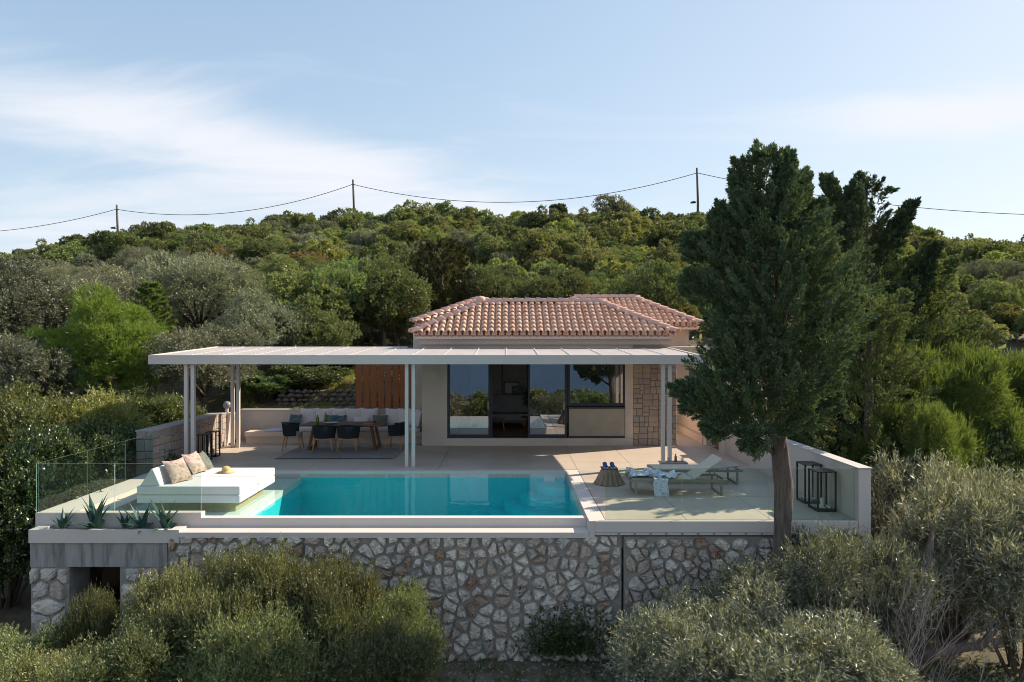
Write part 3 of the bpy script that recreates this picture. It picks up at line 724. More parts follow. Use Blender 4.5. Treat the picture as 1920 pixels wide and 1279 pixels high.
def pillow(x, y, z, w, h, t, tilt, yaw, m_, label, cat='pillow', group=None, roll=0, seed=0, sag=.02, name='cushion'):
    key = (w, h, t, m_.name, seed)
    if key not in pmesh:
        o = puff(w, h, t, sag=sag, seed=seed).build(name, m_, smooth=True); pmesh[key] = o.data; bpy.data.objects.remove(o)
    o = link(name, pmesh[key]); o.location = (x, y, z); o.rotation_euler = (tilt, roll, yaw); return tag(o, label, cat, group)

# daybed
DB = empty('daybed', (-6.17, 14.2, -.1), 'big white square double daybed standing in the shallow end of the pool', 'daybed')
MB().box(-6.95, -5.35, 13.45, 15.0, -.165, .046).build('base', mat('olive_base', (.38,.36,.22)), DB, bevel=.01)
def soft_box(x0,x1,y0,y1,z0,z1,name): return MB().box(x0,x1,y0,y1,z0,z1).build(name, m_white, DB, bevel=.022, segs=3)
for y0, y1 in ((13.2, 14.195), (14.205, 15.2)):
    soft_box(-7.17, -5.17, y0, y1, .048, .205, 'lower_mattress'); soft_box(-7.17, -5.17, y0, y1, .210, .375, 'upper_mattress')
for i, (y0, y1) in enumerate(((13.22, 14.18), (14.22, 15.18))):
    mb = MB(); mb.prism([(-7.12, .376), (-6.72, .376), (-6.86, .70), (-6.90, .71)], y0, y1)
    tag(mb.build('wedge_cushion', m_white, bevel=.018, segs=3), ('white wedge backrest on the near half of the daybed', 'white wedge backrest on the far half of the daybed')[i], 'cushion', 'daybed backrests')
pillow(-6.60, 13.68, .60, .52, .52, .16, -1.05, 0, m_floral, 'beige floral pillow leaning on the near wedge of the daybed', group='daybed pillows', seed=1).rotation_euler = (R(-34), 0, R(68))
pillow(-6.66, 14.55, .60, .50, .50, .14, 0, 0, m_floral, 'beige floral pillow leaning between the two daybed wedges', group='daybed pillows', seed=2).rotation_euler = (R(-34), 0, R(80))
pillow(-6.62, 14.90, .58, .45, .45, .13, 0, 0, m_navy, 'dark green grey patterned pillow at the far corner of the daybed', group='daybed pillows', seed=3).rotation_euler = (R(-34), 0, R(90))
HT = MB(); m_straw = mat('straw', (.62,.44,.20), (.52,.36,.15), .9, 12, .4, 60)
HT.lathe([(.03,.002),(.185,.0),(.19,.006),(.09,.018),(.092,.06),(.078,.105),(.045,.13),(.01,.135)], (-6.02, 14.62, .378), 24)
tag(HT.build('straw_hat', m_straw, smooth=True), 'round yellow straw hat lying on the far half of the daybed', 'hat')

# lanterns
def lantern(x, y, wx, wy, h, label, fill='pebbles', grid=False, yaw=0, cat='lantern', group='tall black lanterns'):
    T = empty('lantern', (x, y, 0), label, cat, group); e = .014
    f_ = MB()
    for sx in (-1, 1):
        for sy in (-1, 1): f_.box(x+sx*(wx/2-e)-e, x+sx*(wx/2-e)+e, y+sy*(wy/2-e)-e, y+sy*(wy/2-e)+e, .034, h-.02)
    f_.build('frame', m_black, T)
    MB().box(x-wx/2, x+wx/2, y-wy/2, y+wy/2, .003, .032).build('base', m_black, T)
    MB().box(x-wx/2-.004, x+wx/2+.004, y-wy/2-.004, y+wy/2+.004, h-.02, h).build('top', m_black, T)
    if grid:
        g_ = MB()
        for zz_ in (.16,): g_.box(x-wx/2+.029, x+wx/2-.029, y-wy/2+.004, y-wy/2+.014, zz_, zz_+.014); g_.box(x+wx/2-.014, x+wx/2-.004, y-wy/2+.03, y+wy/2-.03, zz_, zz_+.014)
        g_.box(x+.03, x+.042, y-wy/2+.004, y-wy/2+.013, .033, h-.021); g_.build('glazing_bar', m_black, T)
    gl_ = MB()
    for sx in (-1, 1): gl_.add([(x+sx*(wx/2-e), y-wy/2+2*e, .034),(x+sx*(wx/2-e), y+wy/2-2*e, .034),(x+sx*(wx/2-e), y+wy/2-2*e, h-.022),(x+sx*(wx/2-e), y-wy/2+2*e, h-.022)],[(0,1,2,3)])
    gl_.build('glass', m_lanternglass, T)
    rg = random.Random(int(x*100)); pb = MB()
    for k in range(26):
        r_ = rg.uniform(.018,.034); px_, py_ = x+rg.uniform(-1,1)*(wx/2-.05), y+rg.uniform(-1,1)*(wy/2-.05)
        pb.lathe([(r_*.5,0),(r_,r_*.6),(r_*.5,r_*1.2)], (px_, py_, .034+rg.uniform(0,.02)), 6)
    tag(pb.build('pebbles', m_white, T), kind='stuff')
    MB().lathe([(.035,0),(.035,.16),(.03,.165)], (x, y, .05), 12).build('candle', mat('wax', (.75,.70,.58), rough=.5), T)
lantern(5.99, 13.55, .34, .40, .77, 'tall black glass lantern by the right wall, the further one')
lantern(5.96, 12.92, .36, .40, .75, 'tall black glass lantern by the right wall, nearest the front edge')
lantern(-8.12, 18.35, .28, .28, .70, 'black lantern by the left stone wall, nearer the pool', grid=True)
lantern(-8.16, 18.95, .28, .28, .70, 'black lantern by the left stone wall, further from the pool', grid=True)

# sun loungers
m_sling = mat('beige_sling', (.64,.56,.45), (.58,.51,.41), .8, 8, .2, 120)
m_olivemetal = mat('olive_metal', (.30,.28,.22), (.26,.24,.19), .45, 3)
def lounger(x, y, label, back):
    T = empty('sun_lounger', (x, y, 0), label, 'sun lounger', 'sun loungers'); Lg, W_ = 2.0, .66; h = .32
    f_ = MB()
    for sy in (-1, 1): f_.box(x-Lg/2, x+Lg/2, y+sy*W_/2-.02, y+sy*W_/2+.02, h-.05, h)
    f_.box(x-Lg/2, x-Lg/2+.04, y-W_/2+.021, y+W_/2-.021, h-.049, h-.001); f_.box(x+Lg/2-.04, x+Lg/2, y-W_/2+.021, y+W_/2-.021, h-.049, h-.001)
    f_.build('frame', m_olivemetal, T)
    for sx in (x-Lg/2+.12, x+Lg/2-.12):
        g_ = MB()
        for sy in (-1, 1): g_.box(sx-.02, sx+.02, y+sy*W_/2-.018, y+sy*W_/2+.018, .03, h-.051)
        g_.box(sx-.02, sx+.02, y-W_/2-.018, y+W_/2+.018, .001, .03); g_.build('leg', m_olivemetal, T)
    MB().box(x-Lg/2+.05, x+.30, y-W_/2+.03, y+W_/2-.03, h-.022, h+.012).build('seat', m_sling, T, bevel=.006)
    if back:
        a = R(36); p0 = Vector((x+.32, y, h)); p1 = p0+Vector((math.cos(a), 0, math.sin(a)))*.72
        b_ = MB().bar(p0, p1, W_-.06, .03).build('backrest', m_sling, T, bevel=.006)
        s_ = MB()
        for sy in (-1, 1): s_.bar((p0.x+.38, y+sy*.24, h+.26), (p0.x+.52, y+sy*.24, h-.03), .022, .022); s_.bar((p0.x+.35, y+sy*.24, h-.03), (p0.x+.55, y+sy*.24, h-.03), .022, .022)
        s_.build('backrest_support', m_olivemetal, T)
    else:
        p0 = Vector((x+.32, y, h)); p1 = p0+Vector((.62, 0, .07)); MB().bar(p0, p1, W_-.06, .03).build('backrest', m_olivemetal, T)
    return T
lounger(3.55, 14.45, 'beige sun lounger with raised backrest behind the front glass rail', True)
lounger(4.25, 15.55, 'sun lounger further back with flat dark backrest, mostly hidden behind the front one', False)

# draped towel: patch of cloth with folds
def cloth(name, x0, x1, y0, y1, z, fold, seed, m_, label, cat, hang=None, n=36):
    rg = np.random.RandomState(seed); xs = np.linspace(0, 1, n); X, Y = np.meshgrid(xs, xs)
    Z = np.zeros_like(X)
    for k in range(9):
        a = rg.uniform(0, 6.28); f_ = rg.uniform(5, 22); Z += np.sin((X*math.cos(a)+Y*math.sin(a))*f_+rg.uniform(0, 6))*fold/(1+k*.45)
    Z = np.abs(Z); wx = x0+(x1-x0)*(X+.03*np.sin(Y*9+seed)+.02*np.sin(Y*23)); wy = y0+(y1-y0)*(Y+.06*np.sin(X*7)+.03*np.sin(X*19))
    wz = z+Z
    if hang is not None:   # everything nearer than the edge falls over it
        over = np.maximum(hang-wy, 0); wz = wz-over*1.0-(over > 0)*Z*.5; wy = np.where(over > 0, hang-.02-over*.12-Z*.4, wy)
    me = bpy.data.meshes.new(name); i = np.arange(n*n).reshape(n, n)
    me.from_pydata(np.stack([wx, wy, wz], -1).reshape(-1, 3).tolist(), [], np.stack([i[:-1,:-1], i[:-1,1:], i[1:,1:], i[1:,:-1]], -1).reshape(-1, 4).tolist())
    me.materials.append(m_); me.polygons.foreach_set('use_smooth', [True]*len(me.polygons)); me.update()
    o = link(name, me); md = o.modifiers.new('s', 'SOLIDIFY'); md.thickness = .008; return tag(o, label, cat)
m_towel = mat('blue_white_print', (.74,.75,.78), (.66,.69,.77), .9, 5, .3, 60, c3=(.22,.30,.50), s3=14)
cloth('beach_towel', 2.58, 3.62, 14.14, 14.74, .345, .05, 3, m_towel, 'crumpled white and blue printed towel lying on the front lounger', 'towel')
cloth('beach_towel', 3.02, 3.32, 13.70, 14.30, .345, .02, 7, m_towel, 'white and blue cloth end hanging over the near edge of the front lounger', 'towel', hang=14.10, n=20)
# pouf under a fluted striped throw, tray and blue shoes on it
m_throw = mat('striped_throw', (.36,.25,.18), (.24,.17,.125), .95, 2.5, .3, 60, stretch=(9, 9, .5))
mb = MB(); n = 72; vs = []; fs = []
prof = [(.01,.335,0),(.17,.335,0),(.20,.32,.01),(.24,.22,.03),(.29,.10,.045),(.35,.012,.055)]
for (r_, z_, fl) in prof:
    for k in range(n):
        a_ = 2*math.pi*k/n; q = r_+fl*math.sin(a_*15); vs.append((2.28+q*.9*math.cos(a_), 15.25+q*.85*math.sin(a_), z_))
for i in range(len(prof)-1):
    for k in range(n): k2 = (k+1) % n; fs.append((i*n+k, i*n+k2, (i+1)*n+k2, (i+1)*n+k))
mb.add(vs, fs); tag(mb.build('covered_pouf', m_throw, smooth=True), 'low pouf under a pleated brown striped throw left of the loungers', 'pouf')
tag(MB().box(2.10, 2.46, 15.12, 15.40, .338, .365).build('wooden_tray', m_teak, bevel=.006), 'small brown wooden tray on the pleated pouf', 'tray')
m_blue = mat('blue_shoe', (.015,.07,.26), (.01,.04,.16), .6, 9)
for k, x in enumerate((2.19, 2.35)):
    SH = empty('shoe', (x, 15.26, .366), ('blue shoe on the wooden tray, left one of the pair', 'blue shoe on the wooden tray, right one of the pair')[k], 'shoe', 'pair of blue shoes')
    b_ = MB(); prof = [(-.13,.03,.02),(-.12,.045,.085),(-.06,.05,.10),(0,.045,.075),(.07,.05,.055),(.12,.042,.045),(.145,.02,.03)]
    vs = []; fs = []; n = 10
    for (yy, wd, hh) in prof:
        for q in range(n): a_ = 2*math.pi*q/n; vs.append((x+wd*math.cos(a_), 15.26-yy, .384+hh*.5+hh*.5*math.sin(a_)))
    for i in range(len(prof)-1):
        for q in range(n): q2 = (q+1) % n; fs.append((i*n+q, i*n+q2, (i+1)*n+q2, (i+1)*n+q))
    fs.append(tuple(range(n))); fs.append(tuple((len(prof)-1)*n+q for q in range(n))[::-1])
    b_.add(vs, fs); b_.build('upper', m_blue, SH, smooth=True)
    MB().box(x-.045, x+.045, 15.12, 15.39, .367, .386).build('sole', m_white, SH, bevel=.01)
# small grey table with glasses at the posts
GT = empty('side_table', (4.03, 16.75, 0), 'grey slatted side table with glasses in front of the right pergola posts', 'table')
MB().box(3.74, 4.40, 16.58, 16.92, .20, .235).build('table_top', m_olivemetal, GT, bevel=.005)
for sx in (3.78, 4.36):
    for sy in (16.62, 16.88): MB().box(sx-.015, sx+.015, sy-.015, sy+.015, .001, .20).build('leg', m_olivemetal, GT)
for k, (x, l_) in enumerate(((3.95, 'left drinking glass on the small grey table'), (4.28, 'right drinking glass on the small grey table'))):
    g_ = MB().lathe([(.028,0),(.032,.012),(.036,.11),(.033,.11),(.028,.02)], (x, 16.70, .236), 12).build('drinking_glass', glassmat('tumbler', (.85,.88,.9), .15) if k == 0 else bpy.data.materials['tumbler'], smooth=True); tag(g_, l_, 'glass')
tag(MB().lathe([(.03,0),(.034,.01),(.03,.12),(.012,.15),(.012,.19)], (4.14, 16.78, .236), 12).build('bottle', mat('pink_bottle', (.30,.10,.13), rough=.25), smooth=True), 'small pink bottle standing between the glasses on the grey table', 'bottle')

# ------------------------------------------------------------------ dining corner
BN = empty('built_in_bench', (-5.7, 21.6, 0), 'long plastered built-in bench with low back wall behind the dining table', 'bench')
MB().box(-8.16, -2.63, 21.35, 22.1, 0, .235).build('plinth', m_plaster, BN)
MB().box(-8.16, -2.63, 21.2, 22.098, .237, .38).build('seat', m_plaster, BN, bevel=.006)
MB().box(-8.62, -2.63, 22.1, 22.3, -.3, .97).build('back_wall', m_plaster, BN)
MB().box(-8.64, -2.63, 22.08, 22.32, .971, 1.0).build('coping', m_plaster_w, BN)
SC = empty('wooden_screen', (-3.85, 22.4, 0), 'reddish brown vertical board screen standing against the villa', 'screen')
SCX0 = -4.96; bw = .232
for k in range(9):
    x = SCX0+k*.241; MB().box(x, x+bw-.030, 22.36+(.02 if k % 2 else 0), 22.40+(.02 if k % 2 else 0), .3, 2.98).build('board', m_screenwood, SC)
mb = MB(); mb.box(SCX0, -2.80, 22.425, 22.47, .6, .68); mb.box(SCX0, -2.80, 22.425, 22.47, 2.7, 2.78); mb.build('rail', m_screenwood, SC)
BM = MB(); BM.box(-7.55, -7.0, 21.25, 21.95, .382, .43)
tag(BM.build('folded_mat', mat('pale_blue_mat', (.55,.57,.64), rough=.9), bevel=.02), 'pale blue folded mat at the left end of the bench seat', 'mat')
tag(MB().box(-6.95, -2.70, 21.24, 21.98, .382, .50).build('bench_mattress', m_linen, bevel=.03, segs=3), 'long mauve seat mattress on the bench behind the table', 'mattress')
g = 'pale linen back cushions on the bench'
cx_ = [(-6.35,0), (-5.85,.1), (-5.38,-.05), (-4.90,.06), (-4.42,0)]
lb = ['leftmost pale linen cushion on the bench, half behind the teal one', 'pale linen cushion behind the bottles on the table', 'pale linen cushion left of the teal and brown pillow', 'pale linen cushion standing behind the plate', 'pale linen cushion in front of the left edge of the screen']
for i, (x, yw) in enumerate(cx_): pillow(x, 21.84, .80, .58, .56, .20, -.22, yw, m_linen, lb[i], group=g, seed=10+i)
for i, (x, y, yw) in enumerate([(-3.62, 21.78, .15), (-3.28, 21.66, .55), (-2.98, 21.5, .8), (-2.80, 21.30, 1.2)]):
    pillow(x, y, .80, .58, .56, .20, -.22, -yw, m_linen, ['pale linen cushion right of the table against the boards', 'pale linen cushion second in the corner group right of the table', 'pale linen cushion third in the corner group, behind the post', 'pale linen cushion turned sideways against the villa wall'][i], group=g, seed=20+i)
pillow(-4.62, 21.62, .66, .52, .34, .15, -.35, .05, m_linen, 'low oblong linen cushion in the middle of the bench', seed=30)
for i, (x, y, m_, lab, w_, h_) in enumerate([(-6.72, 21.62, m_teal, 'teal patterned pillow at the left end of the cushions', .44, .42), (-5.32, 21.60, m_teal, 'teal pillow in the middle behind the table', .46, .36), (-5.58, 21.64, m_navy, 'brown and green printed pillow behind the bottles', .40, .38), (-4.02, 21.56, m_navy, 'dark green printed pillow at the right end of the table', .48, .38)]):
    pillow(x, y, .70, w_, h_, .14, -.4, (-.3 if i == 0 else .05), m_, lab, group='patterned bench pillows', seed=40+i)
tag(MB().tube([(-2.86, 21.2, .60), (-2.86, 21.65, .60)], .11, 14).build('bolster', m_linen, smooth=True), 'round linen bolster at the right end of the bench', 'bolster')

TB = empty('dining_table', (-4.83, 20.3, 0), 'long brown teak dining table with slanted legs on the rug', 'table')
for k in range(5):
    y0 = 19.86+k*.19; MB().box(-6.02, -3.64, y0+.002, y0+.188, .715, .755).build('plank', m_teak, TB, bevel=.004)
MB().box(-5.75, -3.9, 20.28, 20.36, .64, .713).build('stretcher', m_teak, TB)
for sx in (-1, 1):
    for sy in (-1, 1):
        xt, xb = -4.83+sx*.80, -4.83+sx*.98
        MB().bar((xb, 20.33+sy*.36, .01), (xt+sx*.04, 20.33+sy*.30, .713), .075, .075).build('leg', m_teak, TB, bevel=.006)
    MB().bar((-4.83+sx*.97, 19.99, .06), (-4.83+sx*.97, 20.67, .06), .05, .06).build('foot_rail', m_teak, TB)
m_green = mat('green_bottle', (.10,.16,.01), (.07,.12,.01), .15, 3)
for k, (x, y, l_) in enumerate(((-5.56, 20.0, 'green bottle on the table, the nearer one'), (-5.46, 20.55, 'green bottle on the table, the further one'))):
    tag(MB().lathe([(.04,0),(.045,.02),(.045,.2),(.018,.25),(.016,.29)], (x, y, .757), 14).build('bottle', m_green, smooth=True), l_, 'bottle', 'bottles on the dining table')
tag(MB().lathe([(.07,0),(.20,.035),(.21,.04),(.19,.035),(.08,.012)], (-5.22, 20.22, .757), 24).build('plate', m_white, smooth=True), 'wide shallow white dish on the dining table', 'dish')
tag(MB().box(-4.25, -3.95, 20.0, 20.3, .757, .765).build('book', m_legwood), 'thin open book or board at the right end of the table', 'book')
tag(MB().lathe([(.05,0),(.055,.02),(.03,.035)], (-4.0, 20.55, .757), 12).build('ashtray', m_black, smooth=True), 'small black bowl at the right end of the table', 'bowl')

# rug with dark dashed band
RG = empty('rug', (-4.7, 19.6, 0), 'flat grey woven rug with a dark front band under the dining table', 'rug')
MB().add([(-6.30,18.46,.002),(-3.05,18.46,.002),(-3.05,20.9,.002),(-6.30,20.9,.002),(-6.30,18.46,.012),(-3.05,18.46,.012),(-3.05,20.9,.012),(-6.30,20.9,.012)],[(4,5,6,7),(0,1,5,4),(1,2,6,5),(2,3,7,6),(3,0,4,7)]).build('weave', mat('grey_weave', (.36,.335,.32), (.27,.255,.25), .95, 3, .5, 60, stretch=(1, 5, 1)), RG)
mb = MB(); x = -6.28; rg = random.Random(4)
while x < -3.1:
    l_ = rg.uniform(.12, .5); mb.box(x, min(x+l_, -3.06), 18.465, 18.53+rg.uniform(0,.03), .0125, .02); x += l_+rg.uniform(.01, .04)
tag(mb.build('dark_band', m_black, RG), kind='stuff')

def chair(label):
    T = empty('dining_chair', (0, 0, 0), label, 'chair', 'rope back chairs round the dining table')
    # seat looks towards +y, back at -y
    def arc(rx, ry, z, n, a0=-25, a1=205, lift=0): return [(rx*math.cos(R(a)), -ry*math.sin(R(a)), z + lift*max(0, math.sin(R(a)))) for a in [a0+(a1-a0)*k/n for k in range(n+1)]]
    top = arc(.30, .29, .70, 24, lift=.08); bot = arc(.255, .25, .42, 24)
    MB().tube(top, .016, 7).build('top_rail', m_rope, T, smooth=True)
    MB().tube(bot, .014, 7).build('seat_rail', m_rope, T, smooth=True)
    ss = MB()
    t48 = arc(.30, .29, .70, 54, lift=.08); b48 = arc(.255, .25, .42, 54)
    for a, b in zip(t48, b48): ss.tube([a, b], .0115, 4, cap=False)
    tag(ss.build('rope_weave', m_rope, T), kind='stuff')
    MB().lathe([(.0,.40),(.25,.40),(.255,.42),(.25,.475),(.20,.495),(.0,.50)], (0, .0, 0), 20).build('seat', m_greycush, T, smooth=True)
    for sx in (-1, 1):
        for sy in (-1, 1): MB().tube([(sx*.20, sy*.18, .41), (sx*.26, sy*.24, .012)], [.024, .014], 8).build('leg', m_legwood, T, smooth=True)
    mb = MB(); mb.bar((-.2,-.18,.385),(.2,-.18,.385),.03,.04); mb.bar((-.2,.18,.385),(.2,.18,.385),.03,.04); mb.build('apron', m_legwood, T)
    return T
c0 = chair('black rope dining chair with its back to the pool, left one of the middle pair')
for i, (x, y, a, lab) in enumerate([(-5.25, 19.62, 0, None), (-4.56, 19.62, 0, 'black rope dining chair with its back to the pool, right one of the middle pair'),
        (-6.32, 20.15, -82, 'black rope dining chair at the left end of the table'), (-3.30, 20.2, 80, 'black rope dining chair at the right end of the table beside the posts')]):
    o = c0 if i == 0 else copy_tree(c0)
    o.location = (x, y, .012); o.rotation_euler = (0, 0, R(a)); o.scale = (1.1, 1.08, 1.03)
    if lab: relabel(o, lab)

# ------------------------------------------------------------------ inside the living room
SF = empty('sofa', (.1, 24.2, .23), 'grey sofa inside the room seen through the open door', 'sofa')
m_sofa = mat('sofa_grey', (.40,.38,.38), rough=.95)
MB().box(-.75, .78, 23.85, 24.65, .42, .66).build('seat', m_sofa, SF, bevel=.04)
MB().box(-.75, .78, 24.66, 24.86, .42, 1.28).build('backrest', m_sofa, SF, bevel=.05)
for x in (-.6, .6): MB().box(x-.03, x+.03, 23.95, 24.01, .228, .418).build('leg', m_legwood, SF)
CT = empty('coffee_table', (-.35, 22.9, .23), 'small pale wooden stool table just inside the open door', 'table')
MB().box(-.62, -.08, 22.72, 23.1, .57, .60).build('table_top', m_legwood, CT, bevel=.01)
for x in (-.55, -.15):
    for y in (22.78, 23.04): MB().bar((x+(-.05 if x < -.3 else .05), y, .232), (x, y, .57), .028, .028).build('leg', m_legwood, CT)
CT2 = empty('coffee_table', (.75, 23.3, .23), 'dark round coffee table inside the door on the right', 'table')
MB().lathe([(.28,0),(.28,.03)], (.75,23.3,.60), 20).build('table_top', m_teak, CT2)
for k in range(3): a = 2.1*k; MB().bar((.75+.2*math.cos(a), 23.3+.2*math.sin(a), .232), (.75+.15*math.cos(a), 23.3+.15*math.sin(a), .60), .025, .025).build('leg', m_teak, CT2)
SHF = tag(MB().box(-.16, .70, 24.72, 24.89, 1.80, 1.84).build('wall_shelf', mat('orange_oak', (.62,.30,.10), rough=.5)), 'orange oak shelf on the back wall of the room', 'shelf')  # plain orange oak colour, shared by both shelves
tag(MB().box(-.62, -.26, 24.80, 24.95, 1.36, 1.40).build('wall_shelf', bpy.data.materials['orange_oak']), 'short orange oak ledge left of the pictures', 'shelf')
for (x0, x1, z0, z1, y, m_, l_) in ((-.12, .42, 1.30, 1.74, 24.66, m_white, 'larger framed white print leaning above the sofa'), (.16, .58, 1.30, 1.60, 24.60, m_black, 'smaller black framed picture with white line drawing')):
    P = empty('picture', (x0, y, z0), l_, 'picture'); f_ = MB(); e = .03
    f_.box(x0,x0+e,y-.01,y+.02,z0,z1); f_.box(x1-e,x1,y-.01,y+.02,z0,z1); f_.box(x0+e,x1-e,y-.01,y+.02,z0,z0+e); f_.box(x0+e,x1-e,y-.01,y+.02,z1-e,z1); f_.build('frame', m_black, P)
    MB().box(x0+e,x1-e,y,y+.012,z0+e,z1-e).build('print', m_ if m_ is m_white else m_frame, P)
    if m_ is m_black:
        s_ = MB(); s_.tube([(x0+.08,y-.004,z0+.07),(x0+.18,y-.004,z0+.22),(x0+.30,y-.004,z0+.23)], .006, 5); s_.tube([(x0+.10,y-.004,z0+.2),(x0+.2,y-.004,z0+.12),(x0+.33,y-.004,z0+.08)], .006, 5); s_.build('line_drawing', m_white, P)
tag(MB().lathe([(.03,0),(.03,.01),(.008,.02),(.008,.2),(.03,.22),(.035,.27),(.01,.30)], (.33, 24.8, 1.84), 10).build('candlestick', m_white, smooth=True), 'thin white candlestick on the oak shelf', 'candlestick')
HP = empty('house_plant', (1.0, 24.0, .23), 'dark leafy house plant beside the sofa', 'plant')
MB().lathe([(.12,0),(.16,.3),(.14,.3)], (1.0, 24.0, .228), 14).build('pot', m_frame, HP)

# ------------------------------------------------------------------ foliage
def unit(a): return a / np.maximum(np.linalg.norm(a, axis=1, keepdims=True), 1e-9)
def crown_pts(blobs, n, rg, shell=.22, inner=.78, low=-.75):
    B = np.array(blobs, float); w = (B[:, 3]*B[:, 4]+B[:, 4]*B[:, 5]+B[:, 3]*B[:, 5]); w /= w.sum()
    P = []; Dn = []; got = 0
    while got < n:
        k = rg.choice(len(B), n, p=w); d = unit(rg.normal(size=(n, 3))); ok = d[:, 2] > low; r = 1-np.abs(rg.normal(size=n))*shell
        p = B[k, :3]+d*B[k, 3:6]*r[:, None]
        for b in B:
            q = (p-b[:3])/b[3:6]; ok &= (q*q).sum(1) > inner**2*.6
        ph = k*1.7
        ok &= (np.sin(p[:, 0]*5.3+ph)*np.sin(p[:, 1]*5.1+1.3)*np.sin(p[:, 2]*5.9+ph*.3)+.35*np.sin(p[:, 0]*11+p[:, 2]*9)*np.sin(p[:, 1]*12)) > -.12
        P.append(p[ok]); Dn.append(unit(d[ok]/B[k[ok], 3:6])); got += ok.sum()
        if got < n*.02: break
    return np.concatenate(P)[:n], np.concatenate(Dn)[:n]
def leaves(P, D, rg, k, Ls, Ll, Lw, spread=.8, up=.25, droop=0., jl=.35):
    """k leaves on each sprig that starts at P and grows along D"""
    n = len(P); D = unit(D+rg.normal(size=D.shape)*.45+np.array([0, 0, up]))
    t = rg.uniform(0, 1, (n, k, 1)); S_ = P[:, None, :]+D[:, None, :]*t*Ls*rg.uniform(.6, 1.4, (n, 1, 1))
    d = D[:, None, :]+rg.normal(size=(n, k, 3))*spread*.6; d[..., 2] -= droop
    d = d.reshape(-1, 3); d = unit(d); c = S_.reshape(-1, 3); s = unit(np.cross(d, rg.normal(size=d.shape)))
    l_ = Ll*rg.uniform(1-jl, 1+jl, (len(c), 1)); w_ = Lw*rg.uniform(1-jl, 1+jl, (len(c), 1))*.5
    m_ = c+d*l_*.45
    V_ = np.stack([c, m_+s*w_, c+d*l_, m_-s*w_], 1)
    return V_.reshape(-1, 3)
def quads_mesh(name, V_, m_):
    me = bpy.data.meshes.new(name); n = len(V_)//4
    me.vertices.add(len(V_)); me.vertices.foreach_set('co', V_.astype(np.float32).ravel())
    me.loops.add(4*n); me.loops.foreach_set('vertex_index', np.arange(4*n, dtype=np.int32))
    me.polygons.add(n); me.polygons.foreach_set('loop_start', np.arange(0, 4*n, 4, dtype=np.int32)); me.polygons.foreach_set('loop_total', np.full(n, 4, np.int32))
    me.materials.append(m_); me.update(calc_edges=True); return me
def subblobs(R3, n, r, rg, zc, flat=.8, lowz=-.4):
    out = []; k = 0
    while len(out) < n:
        d = unit(rg.normal(size=(1, 3)))[0]
        if d[2] < lowz: continue
        s = rg.uniform(.45, .98); q = r*rg.uniform(.5, 1.4)
        out.append((d[0]*R3[0]*s, d[1]*R3[1]*s, zc+d[2]*R3[2]*s, q, q, q*flat))
    return out
def trunk_mesh(name, h, r, tips, rg, m_, lean=(0, 0), base_r=1.25):
    mb = MB(); top = Vector((lean[0], lean[1], h))
    mid = Vector((lean[0]*.4+rg.uniform(-.06,.06), lean[1]*.4, h*.5))
    mb.tube([(0,0,-.3), (0,0,.05), mid, top], [r*base_r*1.15, r*base_r, r*.85, r*.7], 9)
    for tpt in tips:
        tpt = Vector(tpt); st_ = top if rg.random() < .6 else mid.lerp(top, .6)
        m1 = st_.lerp(tpt, .5)+Vector((rg.uniform(-.1,.1), rg.uniform(-.1,.1), rg.uniform(-.02,.12)))
        mb.tube([st_, m1, tpt], [r*.5, r*.3, r*.08], 5)
    o = mb.build(name, m_, smooth=True); me = o.data; bpy.data.objects.remove(o); return me

G_oak = leafmat('leaf_oak', (0.085,0.120,0.044), (0.183,0.213,0.076), cc=(.22,.21,.09), pc=.10)
G_oak2 = leafmat('leaf_mastic', (0.140,0.181,0.055), (0.262,0.278,0.098), cc=(.25,.22,.09), pc=.12)
G_lau = leafmat('leaf_laurel', (0.107,0.140,0.054), (0.205,0.217,0.093), cc=(.22,.19,.11), pc=.14)
G_olive = leafmat('leaf_olive', (.110,.122,.075), (.195,.200,.135), .25, .10, cc=(.26,.26,.20), pc=.16)
G_olivef = leafmat('leaf_olive_front', (.085,.100,.058), (.215,.215,.150), .22, .16, .4, cc=(.44,.43,.34), pc=.14)
G_shoot = leafmat('leaf_shoot', (0.084,0.112,0.045), (0.196,0.207,0.090), .3, .10, cc=(.30,.28,.14), pc=.14)
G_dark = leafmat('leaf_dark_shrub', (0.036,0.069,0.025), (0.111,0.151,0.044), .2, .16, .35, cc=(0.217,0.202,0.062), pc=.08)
G_pine = leafmat('needle_bright', (.120,.205,.038), (.205,.290,.065), .35, .05)
G_pine2 = leafmat('needle_green', (.065,.110,.030), (.130,.170,.050), .4, .05)
G_cyp = leafmat('leaf_cypress', (0.055,0.086,0.049), (0.123,0.154,0.079), .15, .05, cc=(.19,.17,.08), pc=.05)
G_cyp2 = leafmat('leaf_cypress_light', (.072,.108,.046), (.160,.190,.078), .22, .05, cc=(.20,.18,.08), pc=.07)
G_brown = leafmat('leaf_brown', (0.124,0.090,0.043), (0.194,0.155,0.065), cc=(0.248,0.124,0.046), pc=.1)
G_grass = leafmat('grass_blade', (0.171,0.186,0.046), (0.300,0.279,0.093), .4, .03)

